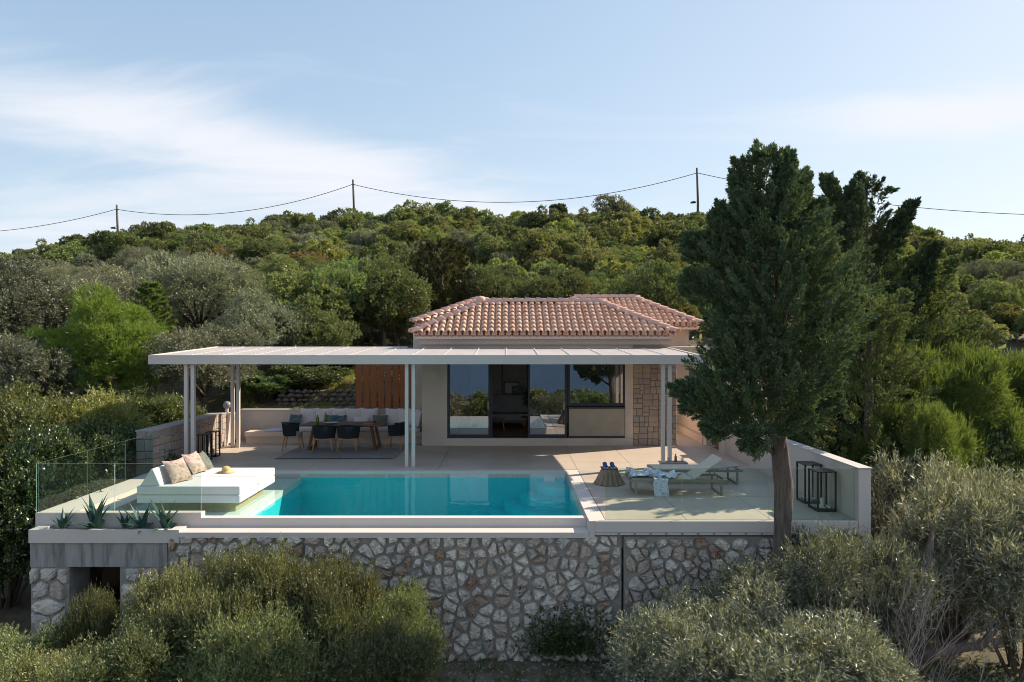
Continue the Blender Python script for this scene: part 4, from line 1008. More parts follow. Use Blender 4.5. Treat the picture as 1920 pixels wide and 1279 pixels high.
def broad(name, seed, R3, zc, nsub, rsub, nsp, k, Ls, Ll, Lw, gm, bark, th, tr, up=.25, spread=.8, flat=.8, lowz=-.4, core=True, droop=0):
    rg = np.random.RandomState(seed); pr = random.Random(seed)
    bl = subblobs(R3, nsub, rsub, rg, zc, flat, lowz)
    for q in range(3 if core else 0): bl.append((rg.uniform(-.35,.35)*R3[0], rg.uniform(-.35,.35)*R3[1], zc-rg.uniform(0,.3), R3[0]*.45, R3[1]*.45, R3[2]*.5))
    P, Dn = crown_pts(bl, nsp, rg)
    me = quads_mesh('crown', leaves(P, Dn, rg, k, Ls, Ll, Lw, spread, up, droop), gm)
    tips = [b[:3] for b in bl[:10]]
    tm = trunk_mesh('trunk', th, tr, tips, pr, bark)
    return (me, tm)
protos = {
 'oak': [broad('o', 10+i, (2.3, 2.3, 1.45), 2.2, 22, .62, 2600, 7, .18, .16, .10, G_oak, m_bark2, 1.4, .14) for i in range(3)],
 'oak2': [broad('o', 20+i, (2.2, 2.2, 1.6), 2.1, 20, .58, 2600, 7, .18, .16, .10, G_oak2, m_bark2, 1.3, .13) for i in range(2)],
 'oli': [broad('o', 30+i, (2.0, 2.0, 1.4), 2.0, 18, .62, 2600, 8, .22, .15, .06, G_olive, m_bark2, 1.1, .16, spread=.9) for i in range(2)],
 'lau': [broad('o', 36+i, (2.3, 2.2, 1.8), 2.3, 20, .60, 2600, 7, .18, .16, .09, G_lau, m_bark2, 1.3, .13) for i in range(2)],
 'bro': [broad('o', 40, (2.2, 2.2, 1.4), 2.1, 22, .7, 2000, 7, .2, .15, .09, G_brown, m_bark2, 1.1, .12)],
 # finer versions for the trees close to the house
 'oakn': [broad('o', 50+i, (2.3, 2.3, 1.6), 2.6, 44, .60, 6500, 8, .14, .085, .055, G_oak, m_bark2, 1.4, .14) for i in range(2)],
 'olin': [broad('o', 60+i, (2.2, 2.2, 1.5), 2.3, 40, .62, 7000, 9, .20, .085, .028, G_olive, m_bark2, 1.0, .16, spread=.9) for i in range(2)],
}
def plant(kind, i, x, y, s, label, cat, group, name='tree', rot=None, parts=True, z=None, sz=1.0, rng_=random.Random(77)):
    me, tm = protos[kind][i % len(protos[kind])]
    zz_ = hz(x, y) if z is None else z; rot = rng_.uniform(0, 6.28) if rot is None else rot
    if parts:
        T = empty(name, (x, y, zz_), label, cat, group); T.rotation_euler = (0, 0, rot); T.scale = (s, s, s*sz)
        c = bpy.data.objects.new('crown', me); COL.objects.link(c); c.parent = T
        t_ = bpy.data.objects.new('trunk', tm); COL.objects.link(t_); t_.parent = T
    else:
        T = bpy.data.objects.new(name, me); COL.objects.link(T); T.location = (x, y, zz_); T.rotation_euler = (0, 0, rot); T.scale = (s, s, s*sz); tag(T, label, cat, group)
    return T
at = lambda px_, Y: (px_-HX)*Y/F      # ground x for a column of the photograph at distance Y

LAB = {'oak': ('dark green evergreen oak on the wooded hillside', 'oak_tree', 'tree', 'dark evergreen oaks on the hillside'),
       'oak2': ('yellow green mastic tree on the wooded hillside', 'mastic_tree', 'tree', 'lighter green mastic trees on the hillside'),
       'oli': ('grey green olive tree on the wooded hillside', 'olive_tree', 'tree', 'grey olive trees on the hillside'),
       'lau': ('mid green bushy laurel on the wooded hillside', 'laurel_tree', 'tree', 'mid green laurels on the hillside'),
       'bro': ('brownish shrub on the wooded hillside', 'brown_shrub', 'shrub', 'brownish shrubs on the hillside')}
rng = random.Random(21)
def n2(x, y): return math.sin(x*.09+1.7)*math.sin(y*.11+.6)+.6*math.sin(x*.21+y*.17)
y = 31.0; cnt = {}
while y < 112:
    sp = 2.15 + (y-31)*.0205; x = -.80*y-4
    while x < .82*y+4:
        xx = x+rng.uniform(-.32,.32)*sp; yy = y+rng.uniform(-.32,.32)*sp; x += sp*1.12
        u_ = xx/yy
        if yy < 33 and -4.5 < xx < 8: continue
        q = n2(xx, yy)+rng.uniform(-.9,.9); left = u_ < -.25 and yy < 62
        if left: kd = 'oli' if q > -.15 else ('oak2' if q > -.5 else 'lau' if q > -.9 else ('bro' if rng.random() < .35 else 'oak'))
        else: kd = 'oak' if q < -.25 else ('lau' if q < .3 else ('oak2' if q < .95 else 'oli'))
        if cnt.get(kd, 0) >= 295: kd = min(('oak','oak2','oli','lau'), key=lambda k: cnt.get(k, 0))
        cnt[kd] = cnt.get(kd, 0)+1
        lab = LAB[kd]; near = yy < 48
        kk = kd
        if near and kd in ('oak',): kk = 'oakn'
        if near and kd == 'oli': kk = 'olin'
        plant(kk, rng.randrange(3), xx, yy, rng.uniform(.62, 1.0)*min(.95, .60+(yy-31)*.008)*(1.0 if yy < 92 else .8), lab[0], lab[2], lab[3], lab[1], parts=near, sz=rng.uniform(.85, 1.2), z=hz(xx, yy)-.25)
    y += sp*.92

ug = np.random.RandomState(12); n = 26000; yy = 27+88*ug.uniform(0, 1, n)**.7; xx = ug.uniform(-.85, .87, n)*yy
P = np.stack([xx, yy, height(xx, yy)+ug.uniform(-.1, .5, n)], -1)
P = P[~((P[:, 1] < 30) & (P[:, 0] > -9) & (P[:, 0] < 8.5))]
o = link('undergrowth', quads_mesh('undergrowth', leaves(P, ug.normal(size=P.shape)*.5+np.array([0, 0, .6]), ug, 3, .3, .30, .16, 1.0, .5), G_lau)); tag(o, 'low green scrub filling the ground between the hillside trees', 'scrub', kind='stuff')
# trees on the slope behind the camera, mirrored in the villa's glass
for i, (x, y) in enumerate([(-9,-14),(-5,-22),(-1,-13),(2,-26),(4,-15),(8,-21),(11,-14),(14,-27),(-12,-25),(6,-31),(-3,-32),(17,-18),(0,-38),(10,-36)]):
    plant(('oak', 'oli', 'oak2')[i % 3], i, x, y, 1.0, 'tree on the slope below the terrace, seen only mirrored in the villa glass', 'tree', 'trees mirrored in the villa glass', 'oak_tree' if i % 3 != 1 else 'olive_tree')
plant('oli', 1, at(1158, 97), 97, 1.5, 'larger rounded brownish olive standing on the ridge right of the small cypresses', 'tree', None, 'olive_tree', z=hz(at(1158, 97), 97)+.2)
# near trees behind the pergola and left of it
near_trees = [
 ('olin', 0, at(0, 21), 21.0, .95, 'grey olive tree at the left edge beside the bright pine', 'olive_tree', None),
 ('olin', 1, at(10, 25), 25.0, 1.25, 'big grey olive tree in the left corner under the ridge', 'olive_tree', None),
 ('olin', 0, at(375, 31), 31.0, 1.15, 'tall grey olive standing right behind the layered conifer', 'olive_tree', None),
 ('olin', 1, at(480, 26.5), 26.5, .92, 'grey olive seen under the left part of the pergola roof', 'olive_tree', None),
 ('olin', 0, at(385, 23.5), 23.5, .82, 'grey olive between the two left pairs of pergola posts', 'olive_tree', None),
 ('oakn', 0, at(560, 29), 29.0, .95, 'green oak rising just behind the pergola, left of the tall brown cypress', 'oak_tree', None),
 ('oakn', 1, at(640, 31), 31.0, 1.0, 'bushy oak behind the pergola next to the brown cypress', 'oak_tree', None),
 ('oakn', 1, at(600, 27.5), 27.5, .66, 'small dark tree over the dry stone walls behind the bench', 'oak_tree', None),
 ('oakn', 0, at(720, 31), 31.0, .95, 'oak close behind the left end of the villa roof', 'oak_tree', None),
 ('oakn', 0, at(1230, 33), 33.0, .85, 'rounded green tree right behind the rear roof', 'oak_tree', None),
 ('oakn', 1, at(1050, 34), 34.0, .8, 'low green tree above the middle of the villa ridge', 'oak_tree', None),
 ('oakn', 1, at(920, 34), 34.0, .8, 'low green tree above the left end of the villa ridge', 'oak_tree', None),
 ('olin', 1, at(200, 28), 28.0, 1.05, 'grey olive behind the round bright pine', 'olive_tree', None),
]
for kd, i, x, y, s, lab, nm, gp in near_trees: plant(kd, i, x, y, s, lab, 'tree', gp, nm, z=hz(x, y)-.2)

def single(name, label, cat, x, y, z, crown_v, gm, trunk, group=None, cname='crown', extra=None):
    T = empty(name, (x, y, z), label, cat, group)
    c = bpy.data.objects.new(cname, quads_mesh(cname, crown_v, gm)); COL.objects.link(c); c.parent = T
    if trunk is not None: t_ = bpy.data.objects.new('trunk', trunk); COL.objects.link(t_); t_.parent = T
    return T

# bright round pine, left
rg = np.random.RandomState(5); x, y = at(182, 23), 23.0; z = hz(x, y)-.3
bl = subblobs((1.95, 1.85, 1.8), 60, .44, rg, 2.5, .9, -.6)+[(0,0,2.4,1.25,1.25,1.2)]
P, Dn = crown_pts(bl, 9000, rg)
single('round_pine', 'bright green round bushy pine on the left slope', 'tree', x, y, z, leaves(P, Dn, rg, 11, .22, .17, .016, .55, .25), G_pine, trunk_mesh('trunk', 1.0, .14, [b[:3] for b in bl[:8]], random.Random(1), m_bark2))
# layered young conifer right of it
x, y = at(283, 26), 26.0; z = hz(x, y)-.2; mb = MB(); mb.tube([(0,0,-.2),(0,0,2),(.0,0,4.3)], [.09,.06,.015], 7); Pl = []; Dl = []
for k in range(13):
    zz_ = .9+k*.26; Lb = 1.25*(1-k/14)**.8
    for j in range(5):
        a = j*1.257+k*.7; d = np.array([math.cos(a), math.sin(a), .35]); mb.tube([(0,0,zz_), tuple(np.array([0,0,zz_])+d*Lb)], [.02,.005], 4, cap=False)
        for q in np.linspace(.12, 1, 15): Pl.append(np.array([0,0,zz_])+d*Lb*q); Dl.append(d)
tm = mb.build('trunk', m_bark2); me_ = tm.data; bpy.data.objects.remove(tm)
single('layered_conifer', 'young conifer with tiers of feathery branches beside the round pine', 'tree', x, y, z, leaves(np.array(Pl), np.array(Dl), rg, 22, .08, .13, .03, .9, .05), G_pine2, me_)

# cypress-like trees: many flame-shaped sprays pointing up and out
def sprays(A, D, Ln, Rd, nl, rg, Ll, Lw, up=.5):
    n = len(A); D = unit(D); t = rg.uniform(0, 1, (n, nl, 1))**.8
    rad = unit(rg.normal(size=(n*nl, 3))).reshape(n, nl, 3)*(np.reshape(Rd, (n, 1, 1))*(1-t)**.7*rg.uniform(.25, 1, (n, nl, 1))+.01)
    C_ = A[:, None, :]+D[:, None, :]*np.reshape(Ln, (n, 1, 1))*t+rad
    d = D[:, None, :]*.9+rad/np.maximum(np.reshape(Rd, (n, 1, 1)), .02)*.7+rg.normal(size=(n, nl, 3))*.35; d[..., 2] += up*.4
    c = C_.reshape(-1, 3); d = unit(d.reshape(-1, 3)); s_ = unit(np.cross(d, rg.normal(size=d.shape)))
    l_ = Ll*rg.uniform(.6, 1.4, (len(c), 1)); w_ = Lw*rg.uniform(.6, 1.4, (len(c), 1))*.5; m_ = c+d*l_*.45
    return np.stack([c, m_+s_*w_, c+d*l_, m_-s_*w_], 1).reshape(-1, 3)
def cyp_crown(rg, prof, n, nl, Ll, Lw, spires=(), sl=.5, sr=.13, nin=.25, dens=42):
    zs_ = np.array([p[0] for p in prof]); ws = np.array([p[1] for p in prof]); cs = np.array([p[2] for p in prof])
    zz_ = np.linspace(zs_[0], zs_[-1], 400); wz = np.interp(zz_, zs_, ws)+.08; z = rg.choice(zz_, n, p=wz/wz.sum())
    w_ = np.interp(z, zs_, ws); c = np.interp(z, zs_, cs); a = rg.uniform(0, 6.283, n)
    lump = 1+.20*np.sin(a*3+z*2.1)*np.sin(z*3.7+a)+.10*np.sin(a*7+z*5)
    s_ = np.where(rg.uniform(size=n) < nin, rg.uniform(.2, .7, n), rg.uniform(.68, .98, n))*w_*lump
    A = np.stack([c+s_*np.cos(a), s_*np.sin(a), z], -1); D = np.stack([np.cos(a), np.sin(a), rg.uniform(.35, 1.5, n)], -1)+rg.normal(size=(n, 3))*.25
    Ln = sl*rg.uniform(.45, 1.15, n)*np.clip(w_/.8+.35, .4, 1); Rd = sr*rg.uniform(.6, 1.4, n)
    for (x0, y0, z0, x1, y1, z1, r0) in spires:
        p0 = np.array([x0, y0, z0]); p1 = np.array([x1, y1, z1]); ln = np.linalg.norm(p1-p0); m_ = int(dens*(.5+ln))
        t = rg.uniform(0, 1, (m_, 1)); ax = (p1-p0)/ln; r = unit(rg.normal(size=(m_, 3)))*r0*(1-t*.85)
        A = np.concatenate([A, p0+(p1-p0)*t*.92+r*.7]); D = np.concatenate([D, unit(r)*.6+ax*1.0]); Ln = np.concatenate([Ln, (.16+.22*(1-t[:, 0]))*sl/.5]); Rd = np.concatenate([Rd, np.full(m_, sr*.6)])
    return sprays(A, D, Ln, Rd, nl, rg, Ll, Lw), A
TY = 11.65; TX = at(1464, TY); tz = -2.5
k_ = TY/F
def zc(py): return CAMZ-(py-HY)*k_-tz
X_ = lambda px_: (px_-1464)*k_
prof = [(zc(815), .30, X_(1450)), (zc(795), .68, X_(1430)), (zc(745), 1.04, X_(1430)), (zc(660), 1.0, X_(1460)), (zc(580), 1.02, X_(1460)), (zc(500), .80, X_(1448)), (zc(440), .58, X_(1442)), (zc(390), .40, X_(1440)), (zc(330), .24, X_(1436)), (zc(295), .12, X_(1435)), (zc(276), .03, X_(1434))]
spires = [(X_(1405),0,zc(470), X_(1383),0,zc(298), .26), (X_(1350),.1,zc(500), X_(1348),0,zc(385), .20), (X_(1470),-.1,zc(430), X_(1473),0,zc(282), .24), (X_(1490),.1,zc(430), X_(1510),.1,zc(318), .24),
          (X_(1520),0,zc(490), X_(1533),0,zc(378), .22), (X_(1340),0,zc(770), X_(1268),0,zc(728), .26), (X_(1330),0,zc(570), X_(1290),0,zc(520), .22),
          (X_(1380),-.3,zc(800), X_(1320),-.3,zc(795), .24), (X_(1500),-.2,zc(790), X_(1560),-.2,zc(745), .28), (X_(1340),.3,zc(490), X_(1300),.3,zc(440), .22),
          (X_(1420),-.5,zc(810), X_(1385),-.5,zc(815), .2), (X_(1540),.0,zc(640), X_(1600),.0,zc(560), .3)]
rg = np.random.RandomState(9)
cv_, bl = cyp_crown(rg, prof, 1150, 160, .062, .022, spires, sl=.52, sr=.095)
mb = MB(); rr = random.Random(6)
pts = [(0,0,-.4),(.0,0,.0),(.02,0,.5),(-.01,.02,1.0),(-.025,.0,1.5),(.02,-.01,2.0),(.035,0,2.6),(.05,0,3.2),(-.1,0,4.6),(-.2,0,6.2),(-.25,0,8.2)]
rads = [.24,.17,.148,.142,.134,.142,.13,.15,.12,.08,.02]; nr_ = 90; n_ = 28; vs = []; fs = []
for i in range(nr_):
    t_ = i/(nr_-1)*(len(pts)-1); j = min(int(t_), len(pts)-2); f_ = t_-j; p = Vector(pts[j]).lerp(Vector(pts[j+1]), f_); r_ = rads[j]*(1-f_)+rads[j+1]*f_
    for k in range(n_):
        a = 2*math.pi*k/n_; q = 1+.055*math.sin(4*a+p.z*1.3)+.05*math.sin(9*a-p.z*2.1+math.sin(p.z*5))+.03*math.sin(15*a+p.z*7)+rr.uniform(-.025,.025)+.12*math.exp(-((p.z-1.75)/.16)**2)*max(0, math.cos(a-.2))
        vs.append((p.x+r_*q*math.cos(a), p.y+r_*q*math.sin(a), p.z))
for i in range(nr_-1):
    for k in range(n_): k2 = (k+1) % n_; fs.append((i*n_+k, i*n_+k2, (i+1)*n_+k2, (i+1)*n_+k))
mb.add(vs, fs)
for k in range(26):
    b = bl[rr.randrange(1000)]; z0 = min(max(b[2]-.7, 3.6), 8.0); mb.tube([(-.05,0,z0), (b[0]*.5, b[1]*.5, (z0+b[2])/2), tuple(b)], [.05,.03,.012], 6)
o = mb.build('trunk', m_trunk, smooth=True); me_ = o.data; bpy.data.objects.remove(o)
CY = single('cypress_tree', 'big dark cypress with bare brown trunk standing in front of the terrace', 'tree', TX, TY, tz, cv_, G_cyp, me_)
def other_cyp(px_, Y, top, wmax, label, gm, seed, sp=(), lean=0, n=480, nl=120, Ll=.085, Lw=.036, sl=.6, sr=.17, shp=(.7, 1, .85, .5, .22)):
    x = at(px_, Y); g0 = hz(x, Y); kk = Y/F; H_ = CAMZ-(top-HY)*kk-g0
    rg = np.random.RandomState(seed)
    prof = [(.5, wmax*shp[0], 0), (H_*.25, wmax*shp[1], lean*.2), (H_*.5, wmax*shp[2], lean*.5), (H_*.75, wmax*shp[3], lean*.8), (H_*.93, wmax*shp[4], lean), (H_-.15, .04, lean)]
    sps = [((a-px_)*kk, dy, CAMZ-(b-HY)*kk-g0, (c-px_)*kk, dy2, CAMZ-(d-HY)*kk-g0, r) for (a,b,c,d,r,dy,dy2) in sp]
    v_, A = cyp_crown(rg, prof, n, nl, Ll, Lw, sps, sl, sr)
    mb = MB(); mb.tube([(0,0,-.4),(0,0,H_*.4),(lean,0,H_*.95)], [.2,.13,.02], 9)
    for (x0,y0,z0,x1,y1,z1,r) in sps: mb.tube([(0,0,z0*.8), (x0,y0,z0), (x1,y1,z1)], [.05,.04,.008], 6)
    o = mb.build('trunk', m_bark2, smooth=True); me_ = o.data; bpy.data.objects.remove(o)
    return single('cypress_tree', label, 'tree', x, Y, g0, v_, gm, me_)
other_cyp(1572, 17.5, 330, 1.30, 'cypress just right of the big one, with a pointed top', G_cyp, 31, sp=((1590,470,1548,322,.24,0,0),(1600,430,1600,345,.22,0,0)), lean=-.1, shp=(.7,1,.85,.3,.12), n=520)
other_cyp(1625, 18.6, 322, 1.5, 'cypress with a slim spire, second behind the big cypress', G_cyp, 32, sp=((1650,480,1715,376,.22,0,0),(1690,600,1760,450,.24,0,0)), shp=(.7,1,.8,.32,.2), n=560)
other_cyp(1700, 19.5, 500, 1.9, 'spreading conifer with branches reaching right beside the cypresses', G_cyp2, 33, sp=((1700,600,1790,490,.26,0,0),(1720,680,1830,600,.3,0,0),(1700,720,1830,690,.3,0,0),(1690,560,1750,455,.22,0,0)), n=600, sl=.75)
other_cyp(1630, 15.6, 540, 1.5, 'bushy conifer between the big cypress and the boundary wall', G_cyp2, 34, sp=((1600,640,1560,540,.3,0,0),(1650,640,1700,550,.3,0,0)), n=560, Ll=.075, Lw=.03)
other_cyp(828, 34, 450, 1.5, 'tall brownish cypress left behind the villa roof', leafmat('leaf_brown_cypress', (.035,.042,.018), (.075,.065,.03), .2, .04), 35, n=300, nl=90, Ll=.13, Lw=.06, shp=(.7,1,1,.7,.4))
other_cyp(1048, 98, 383, 1.3, 'small cypress pair standing on the ridge above the villa', G_cyp, 36, sp=((1042,410,1036,388,.5,0,0),), n=160, nl=30, Ll=.4, Lw=.2)

# feathery green pines, far right
rg = np.random.RandomState(50)
bl = subblobs((1.5, 1.5, 1.2), 36, .40, rg, 1.6, 1.0, -.6)+[(0,0,1.5,1.0,1.0,.8)]
P, Dn = crown_pts(bl, 8500, rg); Dn = unit(Dn+rg.normal(size=Dn.shape)*.25+np.array([.1, 0, .2]))
pine_v = leaves(P, Dn, rg, 12, .22, .13, .014, .75, .25); ptr = trunk_mesh('trunk', 1.0, .12, [b[:3] for b in bl[:10]], random.Random(3), m_bark2); pm = None
for i, (px_, Y, top, Rr, lab) in enumerate([(1775, 16.5, 640, 1.55, 'feathery light green pine on the right beyond the wall'), (1895, 18, 650, 1.6, 'feathery green pine cut by the right edge of the picture'), (1720, 14.8, 745, 1.1, 'low feathery pine branches just beyond the boundary wall')]):
    x = at(px_, Y); g0 = hz(x, Y); H_ = CAMZ-(top-HY)*Y/F-g0
    T = empty('pine_tree', (x, Y, g0), lab, 'tree', 'pines on the right'); T.scale = (Rr/1.5, Rr/1.5, H_/3.0); T.rotation_euler = (0, 0, i*1.1)
    pm = pm or quads_mesh('crown', pine_v, G_pine2)
    for nm, m_ in (('crown', pm), ('trunk', ptr)): o = bpy.data.objects.new(nm, m_); COL.objects.link(o); o.parent = T

# shrub masses: fine-leaved prototypes
def shrub(seed, R3, zc_, nsub, rs, nsp, k, Ls, Ll, Lw, gm, up, spread, stems=10, lowz=-.2, shoots=260):
    rg = np.random.RandomState(seed); bl = subblobs(R3, nsub, rs, rg, zc_, .85, lowz)+[(0,0,zc_*.9,R3[0]*.6,R3[1]*.6,R3[2]*.6)]
    P, Dn = crown_pts(bl, nsp, rg, shell=.3)
    V_ = leaves(P, Dn, rg, k, Ls, Ll, Lw, spread, up)
    if shoots:
        SL = .15 if up > .6 else .11
        j = rg.choice(np.where(Dn[:, 2] > -.1)[0], shoots); D2 = unit(Dn[j]*.45+rg.normal(size=(shoots, 3))*.25+np.array([0, 0, .9]))
        for q in range(3): V_ = np.concatenate([V_, leaves(P[j]+D2*q*SL, D2, np.random.RandomState(seed+q), 10, SL+.04, Ll, Lw, .75, .9)])
    me = quads_mesh('crown', V_, gm)
    mb = MB(); rr = random.Random(seed)
    for b in bl[:stems]: mb.tube([(rr.uniform(-.1,.1), rr.uniform(-.1,.1), -.3), (b[0]*.4, b[1]*.4, b[2]*.5), b[:3]], [.04,.025,.008], 6)
    # bare twigs showing through
    for q in range(40):
        j = rr.randrange(len(P)); p = P[j]; mb.tube([tuple(p*np.array([.6,.6,.8])), tuple(p), tuple(p+Dn[j]*.18)], [.006,.004,.002], 3, cap=False)
    o = mb.build('stem', m_bark2); me2 = o.data; bpy.data.objects.remove(o)
    return me, me2
shr = {'shoot': [shrub(70+i, (1.5, 1.3, 1.0), 1.15, 46, .30, 5200, 12, .34, .070, .018, G_shoot, .75, .9, shoots=520) for i in range(2)],
       'olivef': [shrub(80+i, (1.7, 1.5, 1.1), 1.35, 46, .36, 6000, 10, .32, .088, .016, G_olivef, .35, 1.0, shoots=420) for i in range(2)],
       'dark': [shrub(90+i, (1.6, 1.4, 1.3), 1.4, 50, .40, 6000, 11, .20, .075, .040, G_dark, .35, .9) for i in range(1)],
       'yel': [shrub(100, (1.6, 1.4, 1.1), 1.2, 50, .36, 6000, 11, .30, .070, .030, G_oak2, .7, .8)]}
def bush(kind, i, px_, Y, top, s, label, name, group=None, cat='shrub', rot=0, zbase=None, x=None):
    me, me2 = shr[kind][i % len(shr[kind])]
    x = at(px_, Y) if x is None else x; g0 = hz(x, Y) if zbase is None else zbase
    h0 = max(v.co.z for v in me.vertices) if (kind, i % len(shr[kind])) not in bush.h else bush.h[(kind, i % len(shr[kind]))]
    bush.h[(kind, i % len(shr[kind]))] = h0
    ztop = CAMZ-(top-HY)*Y/F; sz = max(.35, (ztop-g0)/h0)
    T = empty(name, (x, Y, g0), label, cat, group); T.scale = (s, s, sz); T.rotation_euler = (0, 0, rot)
    for nm, m_ in (('crown', me), ('stem', me2)):
        o = bpy.data.objects.new(nm, m_); COL.objects.link(o); o.parent = T
    return T
bush.h = {}
# front left thicket (below the pool wall)
for i, (px_, Y, top, s, lab) in enumerate([
    (480, 11.0, 1000, .66, 'leafy shrub with upright shoots in front of the wall under the weir'),
    (615, 10.9, 1025, .64, 'leafy shrub whose shoots reach the top of the pool wall'),
    (330, 10.9, 1045, .60, 'leafy shrub right of the dark opening'),
    (740, 11.0, 1085, .52, 'leafy shrub at the right end of the left thicket'),
    (172, 10.8, 1085, .30, 'slim leafy shrub with shoots in front of the dark opening'),
    (10, 10.2, 1175, .62, 'low leafy shrub in the bottom left corner'),
    (265, 9.7, 1150, .70, 'shrub near the bottom edge left of centre'),
    (110, 9.6, 1205, .60, 'low shrub at the bottom edge below the stone pier'),
    (500, 9.6, 1120, .72, 'green shrub at the bottom edge under the tallest shoots'),
    (720, 9.9, 1145, .58, 'dark green shrub at the bottom edge beside the bare wall'),
    (410, 10.3, 1080, .60, 'leafy shrub in the middle of the left thicket')]):
    bush('shoot', i, px_, Y, top, s, lab, 'leafy_shrub', 'shrubs below the pool wall', rot=i*1.3)
# right front olives
for i, (px_, Y, top, s, lab) in enumerate([
    (1390, 10.6, 1050, .82, 'silvery olive bush at the foot of the cypress trunk'),
    (1575, 11.1, 962, .74, 'silvery olive bush reaching up in front of the lanterns'),
    (1290, 10.2, 1120, .62, 'silvery olive bush in front of the right wall section'),
    (1480, 9.4, 1130, .85, 'silvery olive bush at the bottom edge right of centre'),
    (1600, 9.2, 1190, .60, 'low silvery olive bush in the bottom right'),
    (1790, 12.6, 835, 1.0, 'large grey olive beyond the end of the boundary wall'),
    (1910, 11.6, 870, 1.0, 'large grey olive at the right edge of the picture'),
    (1700, 13.8, 880, .80, 'grey olive tucked behind the end of the boundary wall')]):
    bush('olivef', i, px_, Y, top, s, lab, 'olive_bush', 'olive bushes at the front right', rot=i*1.1)
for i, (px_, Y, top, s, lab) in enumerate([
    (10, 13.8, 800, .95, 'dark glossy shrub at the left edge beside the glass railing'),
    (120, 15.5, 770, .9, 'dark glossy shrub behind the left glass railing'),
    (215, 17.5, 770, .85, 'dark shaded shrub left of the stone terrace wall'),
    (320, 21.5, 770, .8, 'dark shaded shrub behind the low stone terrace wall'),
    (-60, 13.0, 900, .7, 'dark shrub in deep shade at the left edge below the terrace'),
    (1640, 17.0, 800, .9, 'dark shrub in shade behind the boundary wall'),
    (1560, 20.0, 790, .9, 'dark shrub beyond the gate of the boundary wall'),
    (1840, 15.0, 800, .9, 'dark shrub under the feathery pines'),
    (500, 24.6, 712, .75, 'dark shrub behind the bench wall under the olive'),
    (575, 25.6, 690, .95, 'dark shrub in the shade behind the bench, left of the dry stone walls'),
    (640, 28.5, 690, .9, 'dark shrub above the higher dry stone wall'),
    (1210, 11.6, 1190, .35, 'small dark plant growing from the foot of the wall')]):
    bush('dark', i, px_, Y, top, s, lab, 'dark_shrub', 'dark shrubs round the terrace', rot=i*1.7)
for i, (px_, Y, top, s, lab) in enumerate([
    (40, 18.0, 700, 1.0, 'yellow green shrub at the left edge under the olives'),
    (170, 19.0, 715, 1.0, 'yellow green shrub below the round pine'),
    (270, 21.0, 715, .85, 'yellow green shrub left of the front pergola corner')]):
    bush('yel', i, px_, Y, top, s, lab, 'yellow_green_shrub', 'yellow green shrubs on the left', rot=i*1.9)

# bare branching tree, right front
def bare(label, x, y, z, h, seed, r=.03, n=7, m_=m_twig, lean=(0,0), name='bare_tree'):
    rr = random.Random(seed); mb = MB()
    def grow(p, d, l_, r_, lev):
        q = p+d*l_*.5+Vector((rr.uniform(-.06,.06), rr.uniform(-.06,.06), .02))*l_; e = p+d*l_
        mb.tube([p, q, e], [r_, r_*.8, r_*.6], 5 if lev < 2 else 3, cap=False)
        if lev >= 5: return
        for k in range(rr.choice((2, 3, 3))):
            nd = (d+Vector((rr.uniform(-1,1), rr.uniform(-1,1), rr.uniform(-.2,.7)))*.62).normalized(); grow(e if k < 2 else q, nd, l_*rr.uniform(.6,.85), r_*.58, lev+1)
    T = empty(name, (x, y, z), label, 'tree')
    for k in range(n): grow(Vector((rr.uniform(-.05,.05), rr.uniform(-.05,.05), -.1)), Vector((lean[0]+rr.uniform(-.45,.45), lean[1]+rr.uniform(-.3,.3), 1)).normalized(), h*.3, r, 0)
    o = mb.build('branches', m_, T, local=True); return T
bare('leafless shrub with fine grey twigs at the lower right', at(1690, 9.75), 9.75, -2.7, 3.1, 5, r=.016, n=4)
bare('leafless twiggy bush near the right bottom corner', at(1800, 9.5), 9.5, -2.7, 2.2, 8, n=3, r=.013)
OT = empty('old_olive_trunk', (at(1850, 9.6), 9.6, -2.7), 'gnarled dark olive trunk at the bottom right corner', 'tree')
mb = MB()
mb.tube([(5.7,10.6,-2.9), (5.95,10.6,-1.96), (6.2,10.6,-1.13), (6.45,10.7,-.7), (6.72,10.9,-.30), (6.95,11.15,.1), (7.1,11.5,.3)], [.15,.12,.09,.08,.06,.035,.01], 12)
mb.tube([(6.2,10.6,-1.13), (6.1,10.75,-.7), (6.25,11.1,-.4), (6.2,11.4,-.2)], [.06,.045,.03,.008], 8)
mb.tube([(5.95,10.6,-1.96), (6.6,10.5,-1.6), (7.3,10.5,-1.5), (7.9,10.6,-.9)], [.09,.075,.06,.02], 8)
mb.build('trunk', m_bark2, OT, smooth=True)

# house plant leaves
rg = np.random.RandomState(2); P, Dn = crown_pts([(0,0,1.0,.25,.25,.4)], 60, rg)
o = bpy.data.objects.new('foliage', quads_mesh('foliage', leaves(P, Dn, rg, 5, .15, .16, .06, .8, .2), G_dark)); COL.objects.link(o); o.parent = HP

